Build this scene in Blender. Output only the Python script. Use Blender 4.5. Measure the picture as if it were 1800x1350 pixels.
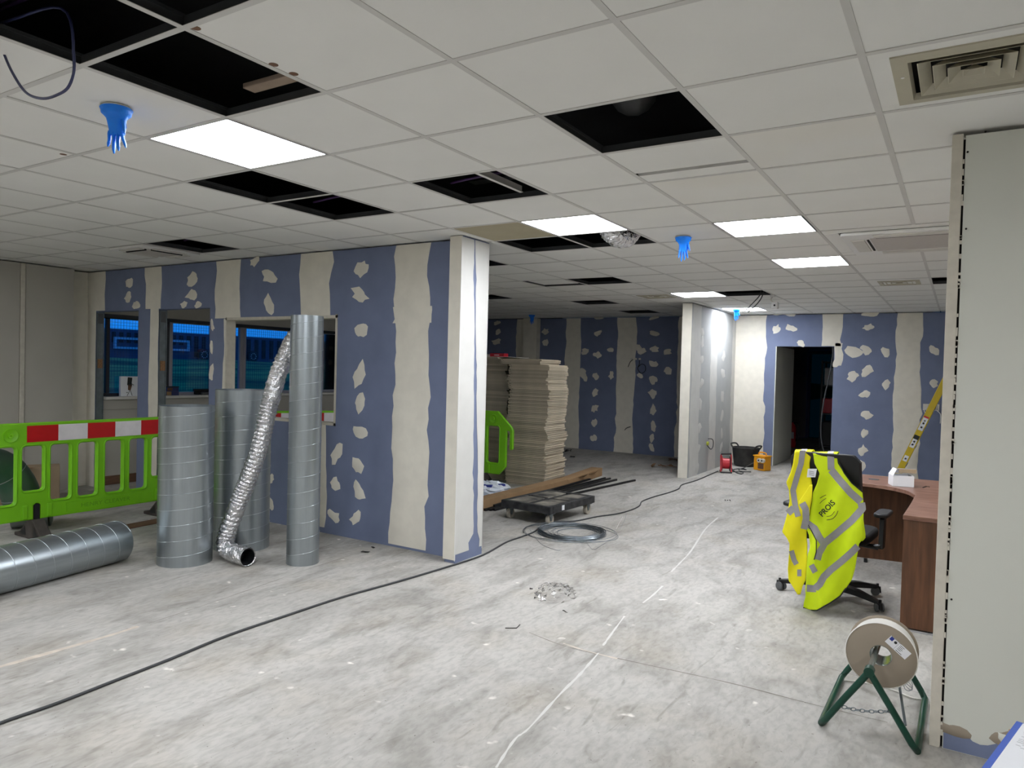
import bpy, bmesh, math, random
from mathutils import Vector, Matrix
sin, cos, pi, R = math.sin, math.cos, math.pi, math.radians
random.seed(7)
for o in list(bpy.data.objects): bpy.data.objects.remove(o)
S = bpy.context.scene
COL = S.collection
H = 2.61                                   # ceiling height; x right, y away, z up; grid of 0.6 m from the origin
G = 0.6

# ------------------------------------------------------------------ camera, world, exposure
FOC = 1269.8                               # focal length in pixels of the 1800 px wide photograph
EYE = Vector((0.309, -2.587, 1.569))
YAW, PITCH, ROLL = -0.556, -0.0219, 0.0258
FW = Vector((sin(YAW)*cos(PITCH), cos(YAW)*cos(PITCH), sin(PITCH)))
_r = Vector((cos(YAW), -sin(YAW), 0)); _u = _r.cross(FW)
RT = _r*cos(ROLL) + _u*sin(ROLL)
UP = -_r*sin(ROLL) + _u*cos(ROLL)
cam_data = bpy.data.cameras.new('camera'); cam = bpy.data.objects.new('camera', cam_data); COL.objects.link(cam)
cam_data.sensor_width = 36; cam_data.lens = FOC/1800*36; cam_data.clip_start = 0.02; cam_data.clip_end = 400
cam.matrix_world = Matrix(((RT.x, UP.x, -FW.x, EYE.x), (RT.y, UP.y, -FW.y, EYE.y), (RT.z, UP.z, -FW.z, EYE.z), (0, 0, 0, 1)))
S.camera = cam
def lin(c): return tuple((v/255/12.92 if v/255 <= .04045 else ((v/255+.055)/1.055)**2.4) for v in c)
w = bpy.data.worlds.new('dusk_sky'); S.world = w; w.use_nodes = True
nt = w.node_tree; nt.nodes.clear()
wo = nt.nodes.new('ShaderNodeOutputWorld'); wb = nt.nodes.new('ShaderNodeBackground')
wc = nt.nodes.new('ShaderNodeTexCoord'); ws = nt.nodes.new('ShaderNodeSeparateXYZ'); wr = nt.nodes.new('ShaderNodeValToRGB')
wr.color_ramp.elements[0].position = 0.0; wr.color_ramp.elements[0].color = (.012, .26, .95, 1)
wr.color_ramp.elements[1].position = 0.7; wr.color_ramp.elements[1].color = (.004, .09, .42, 1)
nt.links.new(wc.outputs['Generated'], ws.inputs[0]); nt.links.new(ws.outputs['Z'], wr.inputs[0])
nt.links.new(wr.outputs[0], wb.inputs[0]); nt.links.new(wb.outputs[0], wo.inputs[0])
wb.inputs[1].default_value = 1.0
vs = S.view_settings
vs.view_transform = 'Standard'; vs.look = 'None'; vs.exposure = 0.0; vs.gamma = 1.0; vs.use_curve_mapping = False
PANEL = 35.0                               # radiance of the LED ceiling panels

# pixel -> point on a plane of the place (for reading positions off the photograph)
def ray(x, y): return FW + RT*((x-900)/FOC) - UP*((y-675)/FOC)
def at(x, y, ax, v):
    d = ray(x, y); return EYE + d*((v-EYE[ax])/d[ax])
def AX(x, y, v): return at(x, y, 0, v)
def AY(x, y, v): return at(x, y, 1, v)
def AF(x, y, z=0.0): return at(x, y, 2, z)
def proj(p):
    d = Vector(p)-EYE; z = d.dot(FW)
    return (900+FOC*d.dot(RT)/z, 675-FOC*d.dot(UP)/z, z)

# ------------------------------------------------------------------ materials
def mat(name, rgb, rough=.6, metal=0., vary=.06, scale=8., bump=0., bscale=60., stretch=None, rgb2=None, emit=None, spec=.5, detail=4, obj=True):
    m = bpy.data.materials.new(name); m.use_nodes = True
    n = m.node_tree; b = n.nodes['Principled BSDF']; L = n.links.new
    c = lin(rgb)
    b.inputs['Roughness'].default_value = rough; b.inputs['Metallic'].default_value = metal
    b.inputs['Specular IOR Level'].default_value = spec
    tc = n.nodes.new('ShaderNodeTexCoord'); mp = n.nodes.new('ShaderNodeMapping')
    if stretch: mp.inputs['Scale'].default_value = stretch
    L(tc.outputs['Object'], mp.inputs[0])
    nz = n.nodes.new('ShaderNodeTexNoise'); nz.inputs['Scale'].default_value = scale; nz.inputs['Detail'].default_value = detail
    L(mp.outputs[0], nz.inputs['Vector'])
    rp = n.nodes.new('ShaderNodeValToRGB')
    c2 = lin(rgb2) if rgb2 else tuple(min(1, v*(1+vary)) for v in c); c1 = c if rgb2 else tuple(v*(1-vary) for v in c)
    rp.color_ramp.elements[0].position = .35; rp.color_ramp.elements[0].color = (*c1, 1)
    rp.color_ramp.elements[1].position = .65; rp.color_ramp.elements[1].color = (*c2, 1)
    L(nz.outputs['Fac'], rp.inputs[0]); L(rp.outputs[0], b.inputs['Base Color'])
    if bump:
        n2 = n.nodes.new('ShaderNodeTexNoise'); n2.inputs['Scale'].default_value = bscale; n2.inputs['Detail'].default_value = 3
        L(mp.outputs[0], n2.inputs['Vector'])
        bp = n.nodes.new('ShaderNodeBump'); bp.inputs['Strength'].default_value = bump; bp.inputs['Distance'].default_value = .01
        L(n2.outputs['Fac'], bp.inputs['Height']); L(bp.outputs[0], b.inputs['Normal'])
    if emit:
        b.inputs['Emission Color'].default_value = (*[.97, 1., 1.06], 1); b.inputs['Emission Strength'].default_value = emit
    return m
def glassy(name, tint, gloss=.08, rough=.02, ior=1.45):
    m = bpy.data.materials.new(name); m.use_nodes = True; n = m.node_tree; n.nodes.clear(); L = n.links.new
    o = n.nodes.new('ShaderNodeOutputMaterial'); t = n.nodes.new('ShaderNodeBsdfTransparent'); g = n.nodes.new('ShaderNodeBsdfGlossy')
    t.inputs[0].default_value = (*tint, 1); g.inputs['Roughness'].default_value = rough
    f = n.nodes.new('ShaderNodeFresnel'); f.inputs[0].default_value = ior
    mx = n.nodes.new('ShaderNodeMixShader')
    ad = n.nodes.new('ShaderNodeMath'); ad.operation = 'ADD'; ad.inputs[1].default_value = gloss; L(f.outputs[0], ad.inputs[0])
    L(ad.outputs[0], mx.inputs[0]); L(t.outputs[0], mx.inputs[1]); L(g.outputs[0], mx.inputs[2]); L(mx.outputs[0], o.inputs[0])
    return m
M = {}
M['tile'] = mat('ceiling_tile_white', (236, 235, 231), .9, vary=.012, scale=3, bump=.05, bscale=300)
M['tile_stain'] = mat('ceiling_tile_stained', (236, 235, 231), .9, scale=1.6, rgb2=(235, 232, 225), detail=2)
M['tile_beige'] = mat('ceiling_tile_beige', (166, 157, 132), .9, vary=.04, scale=3)
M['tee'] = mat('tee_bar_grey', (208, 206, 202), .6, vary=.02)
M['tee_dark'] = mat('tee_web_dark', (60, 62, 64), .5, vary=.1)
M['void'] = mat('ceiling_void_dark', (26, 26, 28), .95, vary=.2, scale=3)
M['panel'] = mat('led_panel_glow', (250, 250, 248), .5, emit=PANEL)
M['white'] = mat('white_enamel', (232, 231, 228), .45, vary=.01)
M['offwhite'] = mat('off_white_plastic', (214, 211, 203), .5, vary=.02)
M['vent'] = mat('vent_cream', (186, 180, 160), .55, vary=.03)
M['vent_pale'] = mat('vent_pale', (196, 190, 184), .6, vary=.03, scale=60)
M['blue'] = mat('blue_plasterboard', (116, 126, 154), .85, vary=.05, scale=5, bump=.03, bscale=200)
M['bluedk'] = mat('blue_plasterboard_far', (100, 110, 140), .85, vary=.06, scale=5, bump=.03, bscale=200)
M['grey'] = mat('grey_plasterboard', (176, 178, 177), .85, vary=.03, scale=5)
M['filler'] = mat('cream_filler', (227, 222, 209), .9, vary=.035, scale=9, bump=.06, bscale=40)
M['plaster'] = mat('white_plaster', (205, 204, 199), .9, vary=.03, scale=6, bump=.05, bscale=40)
M['wallgrey'] = mat('grey_painted_wall', (186, 182, 172), .7, vary=.02, scale=3, bump=.02, bscale=200)
M['wallgreen'] = mat('pale_grey_green_wall', (213, 214, 204), .7, vary=.018, scale=1.2, bump=.02, bscale=200)
M['boardedge'] = mat('board_edge', (206, 200, 186), .9, vary=.05, scale=20)
M['dark'] = mat('dark_gap', (30, 26, 24), .9)
M['stud'] = mat('galvanised_stud', (120, 128, 132), .4, .8, vary=.12, scale=14)
M['timber'] = mat('raw_timber', (150, 112, 78), .7, scale=6, stretch=(1, 14, 14), vary=.2)
M['timberdk'] = mat('old_timber', (110, 80, 60), .8, scale=6, stretch=(14, 1, 14), vary=.2)
M['galv'] = mat('galvanised_duct', (166, 174, 178), .33, .9, scale=3.2, stretch=(6, 6, .35), vary=.09, bump=.012, bscale=14)
M['galvseam'] = mat('duct_seam', (186, 194, 198), .3, .9)
M['foil'] = mat('aluminium_foil', (222, 222, 224), .22, 1., vary=.1, scale=30, bump=.9, bscale=70)
M['greenduct'] = mat('green_tinted_duct', (96, 120, 104), .4, .6, scale=2, rgb2=(58, 112, 84))
M['greyplastic'] = mat('grey_plastic_duct', (128, 132, 132), .5, vary=.05)
M['lime'] = mat('lime_green_plastic', (122, 196, 22), .42, vary=.04, scale=5)
M['red'] = mat('red_reflective', (190, 22, 24), .35, vary=.05)
M['whitestripe'] = mat('white_reflective', (226, 222, 222), .4, scale=14, vary=.05)
M['rubber'] = mat('grey_rubber', (74, 68, 64), .85, vary=.12, scale=20)
M['black'] = mat('black_plastic', (22, 23, 25), .5, vary=.1)
M['blackfab'] = mat('black_fabric', (9, 9, 10), .9, vary=.15, scale=90)
M['castor'] = mat('grey_castor', (88, 90, 92), .5, vary=.06)
M['card'] = mat('brown_cardboard', (150, 120, 86), .85, vary=.07, scale=7)
M['cardpale'] = mat('pale_cardboard', (158, 138, 112), .85, vary=.07, scale=7)
M['loosetile'] = mat('loose_tile_edge', (194, 182, 160), .95, vary=.09, scale=3.3)
M['cable'] = mat('dark_cable', (58, 60, 62), .6, vary=.08)
M['purple'] = mat('purple_cable', (72, 44, 92), .5, vary=.08)
M['bluecable'] = mat('navy_cable', (44, 48, 84), .45, vary=.08)
M['wire'] = mat('galvanised_wire', (132, 140, 146), .35, .9, vary=.1)
M['glove'] = mat('blue_nitrile', (0, 132, 255), .5, vary=.1, scale=18, bump=.35, bscale=45)
M['dolly'] = mat('dusty_black_deck', (34, 34, 34), .8, scale=5, rgb2=(140, 134, 122), detail=8)
M['dollyblk'] = mat('scuffed_black_frame', (26, 27, 30), .6, scale=16, rgb2=(58, 58, 58), detail=6)
M['wheel'] = mat('worn_grey_tyre', (176, 168, 154), .7, vary=.12, scale=18)
M['yellow'] = mat('hi_vis_yellow', (212, 236, 0), .75, vary=.03, scale=12)
M['orangey'] = mat('hi_vis_inner', (236, 226, 0), .75, vary=.03, scale=12)
M['refl'] = mat('reflective_grey', (150, 148, 150), .45, vary=.04, scale=40)
M['ink'] = mat('dark_ink', (34, 38, 36), .7, vary=.02)
M['inkblue'] = mat('blue_ink', (40, 54, 140), .6, vary=.02)
M['walnut'] = mat('walnut_veneer', (80, 50, 30), .45, scale=3.4, stretch=(9, 9, .8), rgb2=(110, 72, 46), detail=7)
M['walnuttop'] = mat('walnut_desk_top', (112, 76, 60), .32, scale=3.0, stretch=(2, 9, 9), rgb2=(150, 114, 98), detail=6)
M['steelfoot'] = mat('steel_foot', (196, 198, 200), .35, .9)
M['paper'] = mat('white_paper', (232, 233, 236), .7, vary=.012)
M['paperblue'] = mat('blue_folder', (66, 98, 190), .45, vary=.04)
M['ladder'] = mat('yellow_fibreglass', (206, 178, 18), .45, vary=.05)
M['alu'] = mat('aluminium', (176, 178, 180), .35, .9, vary=.05)
M['greenframe'] = mat('dark_green_enamel', (4, 62, 46), .35, scale=26, vary=.14)
M['drum'] = mat('grey_board_flange', (150, 138, 122), .75, scale=3, vary=.07, detail=6)
M['whitecable'] = mat('white_cable', (228, 226, 220), .45, vary=.02)
M['zinc'] = mat('zinc_plate', (170, 178, 176), .25, .9, vary=.12, scale=6)
M['redplastic'] = mat('red_plastic', (196, 36, 50), .4, vary=.05)
M['yellowbox'] = mat('amber_yellow_plastic', (232, 160, 12), .45, vary=.04)
M['bucket'] = mat('plastered_black_rubber', (24, 24, 26), .7, scale=7, rgb2=(54, 54, 52), detail=7)
M['navy'] = mat('navy_plastic', (30, 44, 96), .5, vary=.08)
M['frame'] = mat('grey_window_frame', (158, 158, 168), .45, vary=.03)
M['framedk'] = mat('dark_window_frame', (30, 34, 44), .45, vary=.05)
M['glass'] = glassy('window_glass', (.93, .96, .97), .03)
M['film'] = glassy('clear_film', (1, 1, 1), .02, .16, 1.14)
M['tinted'] = glassy('tinted_glass', (.10, .10, .07), .0)
M['bagfilm'] = mat('milky_film', (222, 228, 236), .28, vary=.05, scale=9, bump=.5, bscale=18)
M['grass'] = mat('rough_grass', (22, 84, 34), .95, scale=.8, stretch=(1, .3, 1), rgb2=(130, 190, 96), detail=8, bump=1., bscale=6)
M['lorry'] = mat('dark_trailer', (52, 80, 110), .7, scale=.6, vary=.12)
M['lorryrib'] = mat('trailer_rib', (14, 20, 30), .8, vary=.1)
M['lorrypale'] = mat('pale_guard_rail', (196, 214, 224), .5, vary=.05)
M['mesh'] = mat('fence_wire', (70, 78, 84), .6, .4)
M['debris'] = mat('brown_scrap', (132, 100, 72), .9, vary=.2, scale=20)
M['darkroom'] = mat('store_room_wall', (120, 108, 104), .9, vary=.05)

def per_object(m, lo, hi):                                              # pieces of one kind differ a little in tone
    n = m.node_tree; b = n.nodes['Principled BSDF']; src = b.inputs['Base Color'].links[0].from_socket
    oi = n.nodes.new('ShaderNodeObjectInfo'); mr = n.nodes.new('ShaderNodeMapRange'); mr.inputs[3].default_value = lo; mr.inputs[4].default_value = hi
    n.links.new(oi.outputs['Random'], mr.inputs[0]); hs = n.nodes.new('ShaderNodeHueSaturation'); n.links.new(mr.outputs[0], hs.inputs['Value'])
    n.links.new(src, hs.inputs['Color']); n.links.new(hs.outputs[0], b.inputs['Base Color'])
per_object(M['loosetile'], .72, 1.08); per_object(M['tile'], .985, 1.01)
# floor: power-floated slab with streaks, patches and dust
def floor_mat():
    m = bpy.data.materials.new('concrete_floor'); m.use_nodes = True; n = m.node_tree; L = n.links.new; b = n.nodes['Principled BSDF']
    tc = n.nodes.new('ShaderNodeTexCoord')
    def noise(scale, st, det, rot=0, dist=0.):
        mp = n.nodes.new('ShaderNodeMapping'); mp.inputs['Scale'].default_value = st; mp.inputs['Rotation'].default_value = (0, 0, rot)
        L(tc.outputs['Object'], mp.inputs[0]); z = n.nodes.new('ShaderNodeTexNoise'); z.inputs['Scale'].default_value = scale
        z.inputs['Detail'].default_value = det; z.inputs['Distortion'].default_value = dist; L(mp.outputs[0], z.inputs['Vector']); return z.outputs['Fac']
    def ramp(f, p0, c0, p1, c1):
        r = n.nodes.new('ShaderNodeValToRGB'); r.color_ramp.elements[0].position = p0; r.color_ramp.elements[0].color = (*c0, 1)
        r.color_ramp.elements[1].position = p1; r.color_ramp.elements[1].color = (*c1, 1); L(f, r.inputs[0]); return r.outputs[0]
    def mix(fac, a, c, bt='MIX'):
        x = n.nodes.new('ShaderNodeMix'); x.data_type = 'RGBA'; x.blend_type = bt
        if isinstance(fac, float): x.inputs[0].default_value = fac
        else: L(fac, x.inputs[0])
        L(a, x.inputs[6]); L(c, x.inputs[7]); return x.outputs[2]
    base = ramp(noise(.9, (1, 1, 1), 6), .3, lin((172, 169, 163)), .68, lin((187, 184, 178)))
    wear = ramp(noise(4.5, (1, .4, 1), 12, .45, .9), .34, lin((160, 157, 151)), .56, (1, 1, 1))
    c = mix(.42, base, wear, 'MULTIPLY')
    warm = ramp(noise(1.7, (1, 1, 1), 5, .2), .5, (1, 1, 1), .72, lin((248, 242, 232)))
    c = mix(.7, c, warm, 'MULTIPLY')
    scuff = ramp(noise(12, (1, .22, 1), 10, -.25, 1.5), .58, (1, 1, 1), .72, lin((212, 210, 206)))
    c = mix(.7, c, scuff, 'MULTIPLY')
    fine = ramp(noise(38, (1, .45, 1), 8, .5, .4), .3, (.66, .66, .65), .58, (1, 1, 1))
    c = mix(.55, c, fine, 'MULTIPLY')
    spots = ramp(noise(9, (1, 1, 1), 2), .70, (0, 0, 0), .78, (1, 1, 1))
    pale = n.nodes.new('ShaderNodeRGB'); pale.outputs[0].default_value = (*lin((226, 222, 214)), 1)
    c = mix(spots, c, pale.outputs[0])
    specks = ramp(noise(60, (1, 1, 1), 2), .26, (.45, .43, .41), .30, (1, 1, 1))
    c = mix(.8, c, specks, 'MULTIPLY')
    L(c, b.inputs['Base Color']); b.inputs['Roughness'].default_value = .72
    bp = n.nodes.new('ShaderNodeBump'); bp.inputs['Strength'].default_value = .25; bp.inputs['Distance'].default_value = .004
    L(noise(40, (1, .5, 1), 5, .5), bp.inputs['Height']); L(bp.outputs[0], b.inputs['Normal'])
    return m
M['floor'] = floor_mat()

# ------------------------------------------------------------------ mesh helpers
class MB:
    def __init__(s): s.v = []; s.f = []
    def add(s, vs, fs):
        k = len(s.v); s.v += [tuple(v) for v in vs]; s.f += [tuple(i+k for i in f) for f in fs]; return s
    def box(s, x0, x1, y0, y1, z0, z1, rz=0, piv=None):
        vs = [(x, y, z) for z in (z0, z1) for y in (y0, y1) for x in (x0, x1)]
        if rz:
            px, py = piv or ((x0+x1)/2, (y0+y1)/2)
            vs = [(px+(x-px)*cos(rz)-(y-py)*sin(rz), py+(x-px)*sin(rz)+(y-py)*cos(rz), z) for x, y, z in vs]
        return s.add(vs, [(0, 2, 3, 1), (4, 5, 7, 6), (0, 1, 5, 4), (2, 6, 7, 3), (0, 4, 6, 2), (1, 3, 7, 5)])
    def tube(s, path, r, n=8, closed=False, cap=True, flat=1.0):
        P = [Vector(p) for p in path]; m = len(P); rs = r if isinstance(r, (list, tuple)) else [r]*m
        vs = []; nrm = None
        for i, p in enumerate(P):
            a = P[i-1] if (i > 0 or closed) else p; c = P[(i+1) % m] if (i < m-1 or closed) else p
            t = (c-a).normalized() if (c-a).length > 1e-9 else Vector((0, 0, 1))
            if nrm is None:
                nrm = t.cross(Vector((0, 0, 1)) if abs(t.z) < .9 else Vector((1, 0, 0))).normalized()
            else:
                nrm = (nrm - t*nrm.dot(t)); nrm = nrm.normalized() if nrm.length > 1e-6 else t.orthogonal().normalized()
            bn = t.cross(nrm)
            for k in range(n):
                an = 2*pi*k/n; vs.append(p+nrm*(rs[i]*cos(an))+bn*(rs[i]*flat*sin(an)))
        fs = []
        for i in range(m if closed else m-1):
            j = (i+1) % m
            for k in range(n):
                l = (k+1) % n; fs.append((i*n+k, i*n+l, j*n+l, j*n+k))
        if cap and not closed: fs += [tuple(range(n-1, -1, -1)), tuple((m-1)*n+k for k in range(n))]
        return s.add(vs, fs)
    def cyl(s, p0, p1, r0, r1=None, n=20, cap=True): return s.tube([p0, p1], [r0, r0 if r1 is None else r1], n, cap=cap)
    def lathe(s, prof, c=(0, 0, 0), n=32, axis=None, closed=False):
        ax = Vector(axis).normalized() if axis else Vector((0, 0, 1)); e1 = ax.orthogonal().normalized() if axis else Vector((1, 0, 0)); e2 = ax.cross(e1)
        c = Vector(c); vs = []; m = len(prof)
        for r, h in prof:
            for k in range(n): vs.append(c+ax*h+(e1*cos(2*pi*k/n)+e2*sin(2*pi*k/n))*r)
        fs = []
        for i in range(m if closed else m-1):
            j = (i+1) % m
            for k in range(n):
                l = (k+1) % n; fs.append((i*n+k, i*n+l, j*n+l, j*n+k))
        if not closed:
            if prof[0][0] > 1e-6: fs.append(tuple(range(n-1, -1, -1)))
            if prof[-1][0] > 1e-6: fs.append(tuple((m-1)*n+k for k in range(n)))
        return s.add(vs, fs)
    def prism(s, pts, fn, d0, d1):
        m = len(pts); vs = [fn(u, v, d0) for u, v in pts]+[fn(u, v, d1) for u, v in pts]
        fs = [tuple(range(m-1, -1, -1)), tuple(range(m, 2*m))]+[(i, (i+1) % m, m+(i+1) % m, m+i) for i in range(m)]
        return s.add(vs, fs)
    def build(s, name, m, parent=None, smooth=None, bevel=0, loc=None, rz=0, bseg=2, sub=None):
        me = bpy.data.meshes.new(name); me.from_pydata(s.v, [], s.f); me.update()
        bm = bmesh.new(); bm.from_mesh(me); bmesh.ops.recalc_face_normals(bm, faces=bm.faces); bm.to_mesh(me); bm.free()
        o = bpy.data.objects.new(name, me); COL.objects.link(o)
        me.materials.append(M[m] if isinstance(m, str) else m)
        if smooth is not None:
            me.polygons.foreach_set('use_smooth', [True]*len(me.polygons)); me.set_sharp_from_angle(angle=R(smooth))
        if bevel:
            b = o.modifiers.new('bevel', 'BEVEL'); b.width = bevel; b.segments = bseg; b.limit_method = 'ANGLE'; b.angle_limit = R(40)
        if sub:
            b = o.modifiers.new('sub', 'SUBSURF'); b.levels = sub; b.render_levels = sub
        if parent: o.parent = parent
        if loc is not None: o.location = loc
        if rz: o.rotation_euler = (0, 0, rz)
        return o
def tag(o, label, cat, group=None):
    o['label'] = label; o['category'] = cat
    if group: o['group'] = group
    return o
def part_label(o, label): o['label'] = label; return o
def thing(name, label, cat, loc=(0, 0, 0), rz=0, group=None):
    o = bpy.data.objects.new(name, None); COL.objects.link(o); o.empty_display_size = .1
    o.location = loc; o.rotation_euler = (0, 0, rz); return tag(o, label, cat, group)
def struct(o): o['kind'] = 'structure'; return o
def stuff(o): o['kind'] = 'stuff'; return o
def dup(root, loc=None, rz=None, label=None, group=None):
    r = root.copy(); COL.objects.link(r)
    if loc is not None: r.location = loc
    if rz is not None: r.rotation_euler = (0, 0, rz)
    if label: r['label'] = label
    if group: r['group'] = group
    for ch in list(root.children):
        c = ch.copy(); COL.objects.link(c); c.parent = r
        for g in ch.children:
            d = g.copy(); COL.objects.link(d); d.parent = c
    return r
def smoothpath(pts, k=6, closed=False):
    P = [Vector(p) for p in pts]; n = len(P); out = []
    for i in range(n if closed else n-1):
        p0 = P[i-1] if (i > 0 or closed) else P[0]; p1 = P[i]; p2 = P[(i+1) % n]; p3 = P[(i+2) % n] if (i+2 < n or closed) else P[-1]
        for j in range(k):
            t = j/k; out.append(.5*((2*p1)+(p2-p0)*t+(2*p0-5*p1+4*p2-p3)*t*t+(3*p1-p0-3*p2+p3)*t**3))
    if not closed: out.append(P[-1])
    return out
def textmesh(body, size=1.0, bold=0.0):
    cu = bpy.data.curves.new('lettering', 'FONT'); cu.body = body; cu.size = size; cu.align_x = 'CENTER'; cu.align_y = 'CENTER'; cu.resolution_u = 3; cu.offset = bold*size
    t = bpy.data.objects.new('lettering', cu); COL.objects.link(t); bpy.context.view_layer.update()
    me = bpy.data.meshes.new_from_object(t.evaluated_get(bpy.context.evaluated_depsgraph_get()))
    vs = [tuple(v.co) for v in me.vertices]; fs = [tuple(p.vertices) for p in me.polygons]
    bpy.data.objects.remove(t); bpy.data.meshes.remove(me); bpy.data.curves.remove(cu)
    return vs, fs
def plate(outer, holes, half, bevel, name):
    """filled 2D outline with holes, extruded: verts in (x, y) with thickness along z"""
    cu = bpy.data.curves.new(name, 'CURVE'); cu.dimensions = '2D'; cu.fill_mode = 'BOTH'; cu.extrude = half; cu.bevel_depth = bevel; cu.bevel_resolution = 2; cu.offset = -bevel
    for loop in [outer]+holes:
        sp = cu.splines.new('POLY'); sp.points.add(len(loop)-1); sp.use_cyclic_u = True
        for p, (x, y) in zip(sp.points, loop): p.co = (x, y, 0, 1)
    t = bpy.data.objects.new(name, cu); COL.objects.link(t); bpy.context.view_layer.update()
    me = bpy.data.meshes.new_from_object(t.evaluated_get(bpy.context.evaluated_depsgraph_get()))
    vs = [tuple(v.co) for v in me.vertices]; fs = [tuple(p.vertices) for p in me.polygons]
    bpy.data.objects.remove(t); bpy.data.meshes.remove(me); bpy.data.curves.remove(cu)
    return vs, fs
def rrect(x0, x1, y0, y1, r, n=4):
    out = []
    for cx, cy, a in ((x1-r, y1-r, 0), (x0+r, y1-r, 90), (x0+r, y0+r, 180), (x1-r, y0+r, 270)):
        for k in range(n+1): out.append((cx+r*cos(R(a+90*k/n)), cy+r*sin(R(a+90*k/n))))
    return out
# ------------------------------------------------------------------ floor
floor = struct(MB().box(-9.2, 4.6, -6.1, 17.2, -.12, 0).build('floor', 'floor'))
def ribbon(pts, wd, z, jit=0., n=5):
    P = smoothpath([AF(x, y) for x, y in pts], n); vs = []; fs = []
    for i, p in enumerate(P):
        t = (P[min(i+1, len(P)-1)]-P[max(i-1, 0)]).normalized(); nn = Vector((-t.y, t.x, 0)); ww = wd*(1+random.uniform(-jit, jit))
        vs += [(p.x+nn.x*ww/2, p.y+nn.y*ww/2, z), (p.x-nn.x*ww/2, p.y-nn.y*ww/2, z)]
    for i in range(len(P)-1): fs.append((2*i, 2*i+1, 2*i+3, 2*i+2))
    return MB().add(vs, fs)
for pts in ([(872, 1350), (905, 1300), (930, 1280), (985, 1220), (1020, 1185), (1052, 1148)], [(1060, 1135), (1078, 1110), (1098, 1083)], [(1130, 1060), (1148, 1046), (1165, 1030)], [(1180, 1005), (1195, 990), (1215, 968), (1240, 930), (1262, 910)]):
    ribbon(pts, .013, .0012, .5).build('plaster_streak', 'plaster', floor)
M['joint'] = mat('joint_filler', (196, 186, 172), .9, scale=14, vary=.12)
ribbon([(-10, 1175), (89, 1147), (193, 1117), (243, 1101)], .034, .0008, .3).build('filled_joint', 'joint', floor)
M['crack'] = mat('slab_crack', (120, 114, 106), .9)
for pts, wd in (([(262, 1096), (400, 1050), (520, 1008), (640, 968)], .004), ([(930, 1112), (1000, 1138), (1120, 1165), (1280, 1200), (1420, 1236), (1560, 1270)], .006), ([(1440, 1170), (1640, 1225)], .005)):
    ribbon(pts, wd, .0008, .6).build('slab_joint', 'crack', floor)
ribbon([(990, 1131), (1030, 1144), (1085, 1158)], .014, .001, .5).build('plaster_streak', 'joint', floor)

# ------------------------------------------------------------------ wall dressing: filler dabs and taped joints, each a raised piece of the wall
def on(plane, v):
    return (lambda a, z, e: (a, v-e, z)) if plane == 'y' else (lambda a, z, e: (v+e, a, z))
def patch(wall, fn, a, z, ra, rz, m='filler', name='filler_patch', e=.0028):
    n = 13; ph = random.uniform(0, 6.28); rad = []
    for k in range(n):
        q = 1+.16*sin(2*k*2*pi/n+ph)+random.uniform(-.2, .14)
        if random.random() < .16: q += random.uniform(.2, .5)
        rad.append(q)
    tilt = random.uniform(-.35, .35); out = []; inn = []
    for k in range(n):
        t = 2*pi*k/n; x = ra*rad[k]*cos(t); y = rz*rad[k]*sin(t); x += y*tilt*(ra/rz)
        out.append(fn(a+x, z+y, .0003)); inn.append(fn(a+x*.86, z+y*.86, e))
    vs = out+inn+[fn(a, z, e*1.2)]
    fs = [(k, (k+1) % n, n+(k+1) % n, n+k) for k in range(n)]+[(n+k, n+(k+1) % n, 2*n) for k in range(n)]
    return MB().add(vs, fs).build(name, m, wall, smooth=60)
def strip(wall, fn, a0, a1, z0, z1, m='filler', name='filler_strip', jit=.012, e=.0025, rag=True):
    n = max(4, int((z1-z0)/.09)); vs = []; fs = []; l0 = l1 = 0
    ends = (random.uniform(0, .02), random.uniform(0, .02)) if rag else (0, 0)
    for i in range(n+1):
        z = z0+(z1-z0)*i/n
        l0 = .75*l0+random.uniform(-jit, jit); l1 = .75*l1+random.uniform(-jit, jit)
        if random.random() < .10: l0 += random.choice((-1, 1))*jit*1.5
        if random.random() < .10: l1 += random.choice((-1, 1))*jit*1.5
        vs += [fn(a0+l0-.004, z, .0002), fn(a0+l0+.008, z, e), fn(a1+l1-.008, z, e), fn(a1+l1+.004, z, .0002)]
    for i in range(n):
        for k in range(3): fs.append((4*i+k, 4*i+k+1, 4*i+5+k, 4*i+4+k))
    return MB().add(vs, fs).build(name, m, wall)
def dabs(wall, plane, v, lst, m='filler'):
    fn = on(plane, v); ax = 1 if plane == 'y' else 0
    for px, py, rx, ry in lst:
        p = at(px, py, ax, v); k = proj(p)[2]/FOC; fore = abs(at(px+1, py, ax, v)[1-ax]-p[1-ax])/k if True else 1
        patch(wall, fn, p[1-ax], p.z, rx*k*fore, ry*k, m)

# ------------------------------------------------------------------ the partition with three openings (blue board, face at y = 2.17)
PB, PT = 2.17, .10
HW = H-.012
mb = MB()
for a, b, z0, z1 in ((-8.80, -8.58, 0, HW), (-7.69, -7.30, 0, HW), (-6.39, -6.11, 0, HW), (-4.555, -3.15, 0, HW), (-8.58, -7.69, 2.12, HW), (-7.30, -6.39, 2.12, HW), (-6.11, -4.555, 2.0, HW), (-6.11, -4.555, 0, 1.02)):
    mb.box(a, b, PB, PB+PT, z0, z1)
part = struct(mb.build('wall_partition', 'blue'))
pf = on('y', PB)
strip(part, pf, -8.80, -8.38, 2.13, HW); strip(part, pf, -8.80, -8.582, 0, 2.13, jit=.003)
strip(part, pf, -7.555, -7.27, 2.13, HW); strip(part, pf, -7.46, -7.303, 0, 2.13, jit=.004)
strip(part, pf, -6.30, -5.90, 2.005, HW, jit=.016); strip(part, pf, -6.16, -6.112, .0, 2.0, jit=.006)
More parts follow.
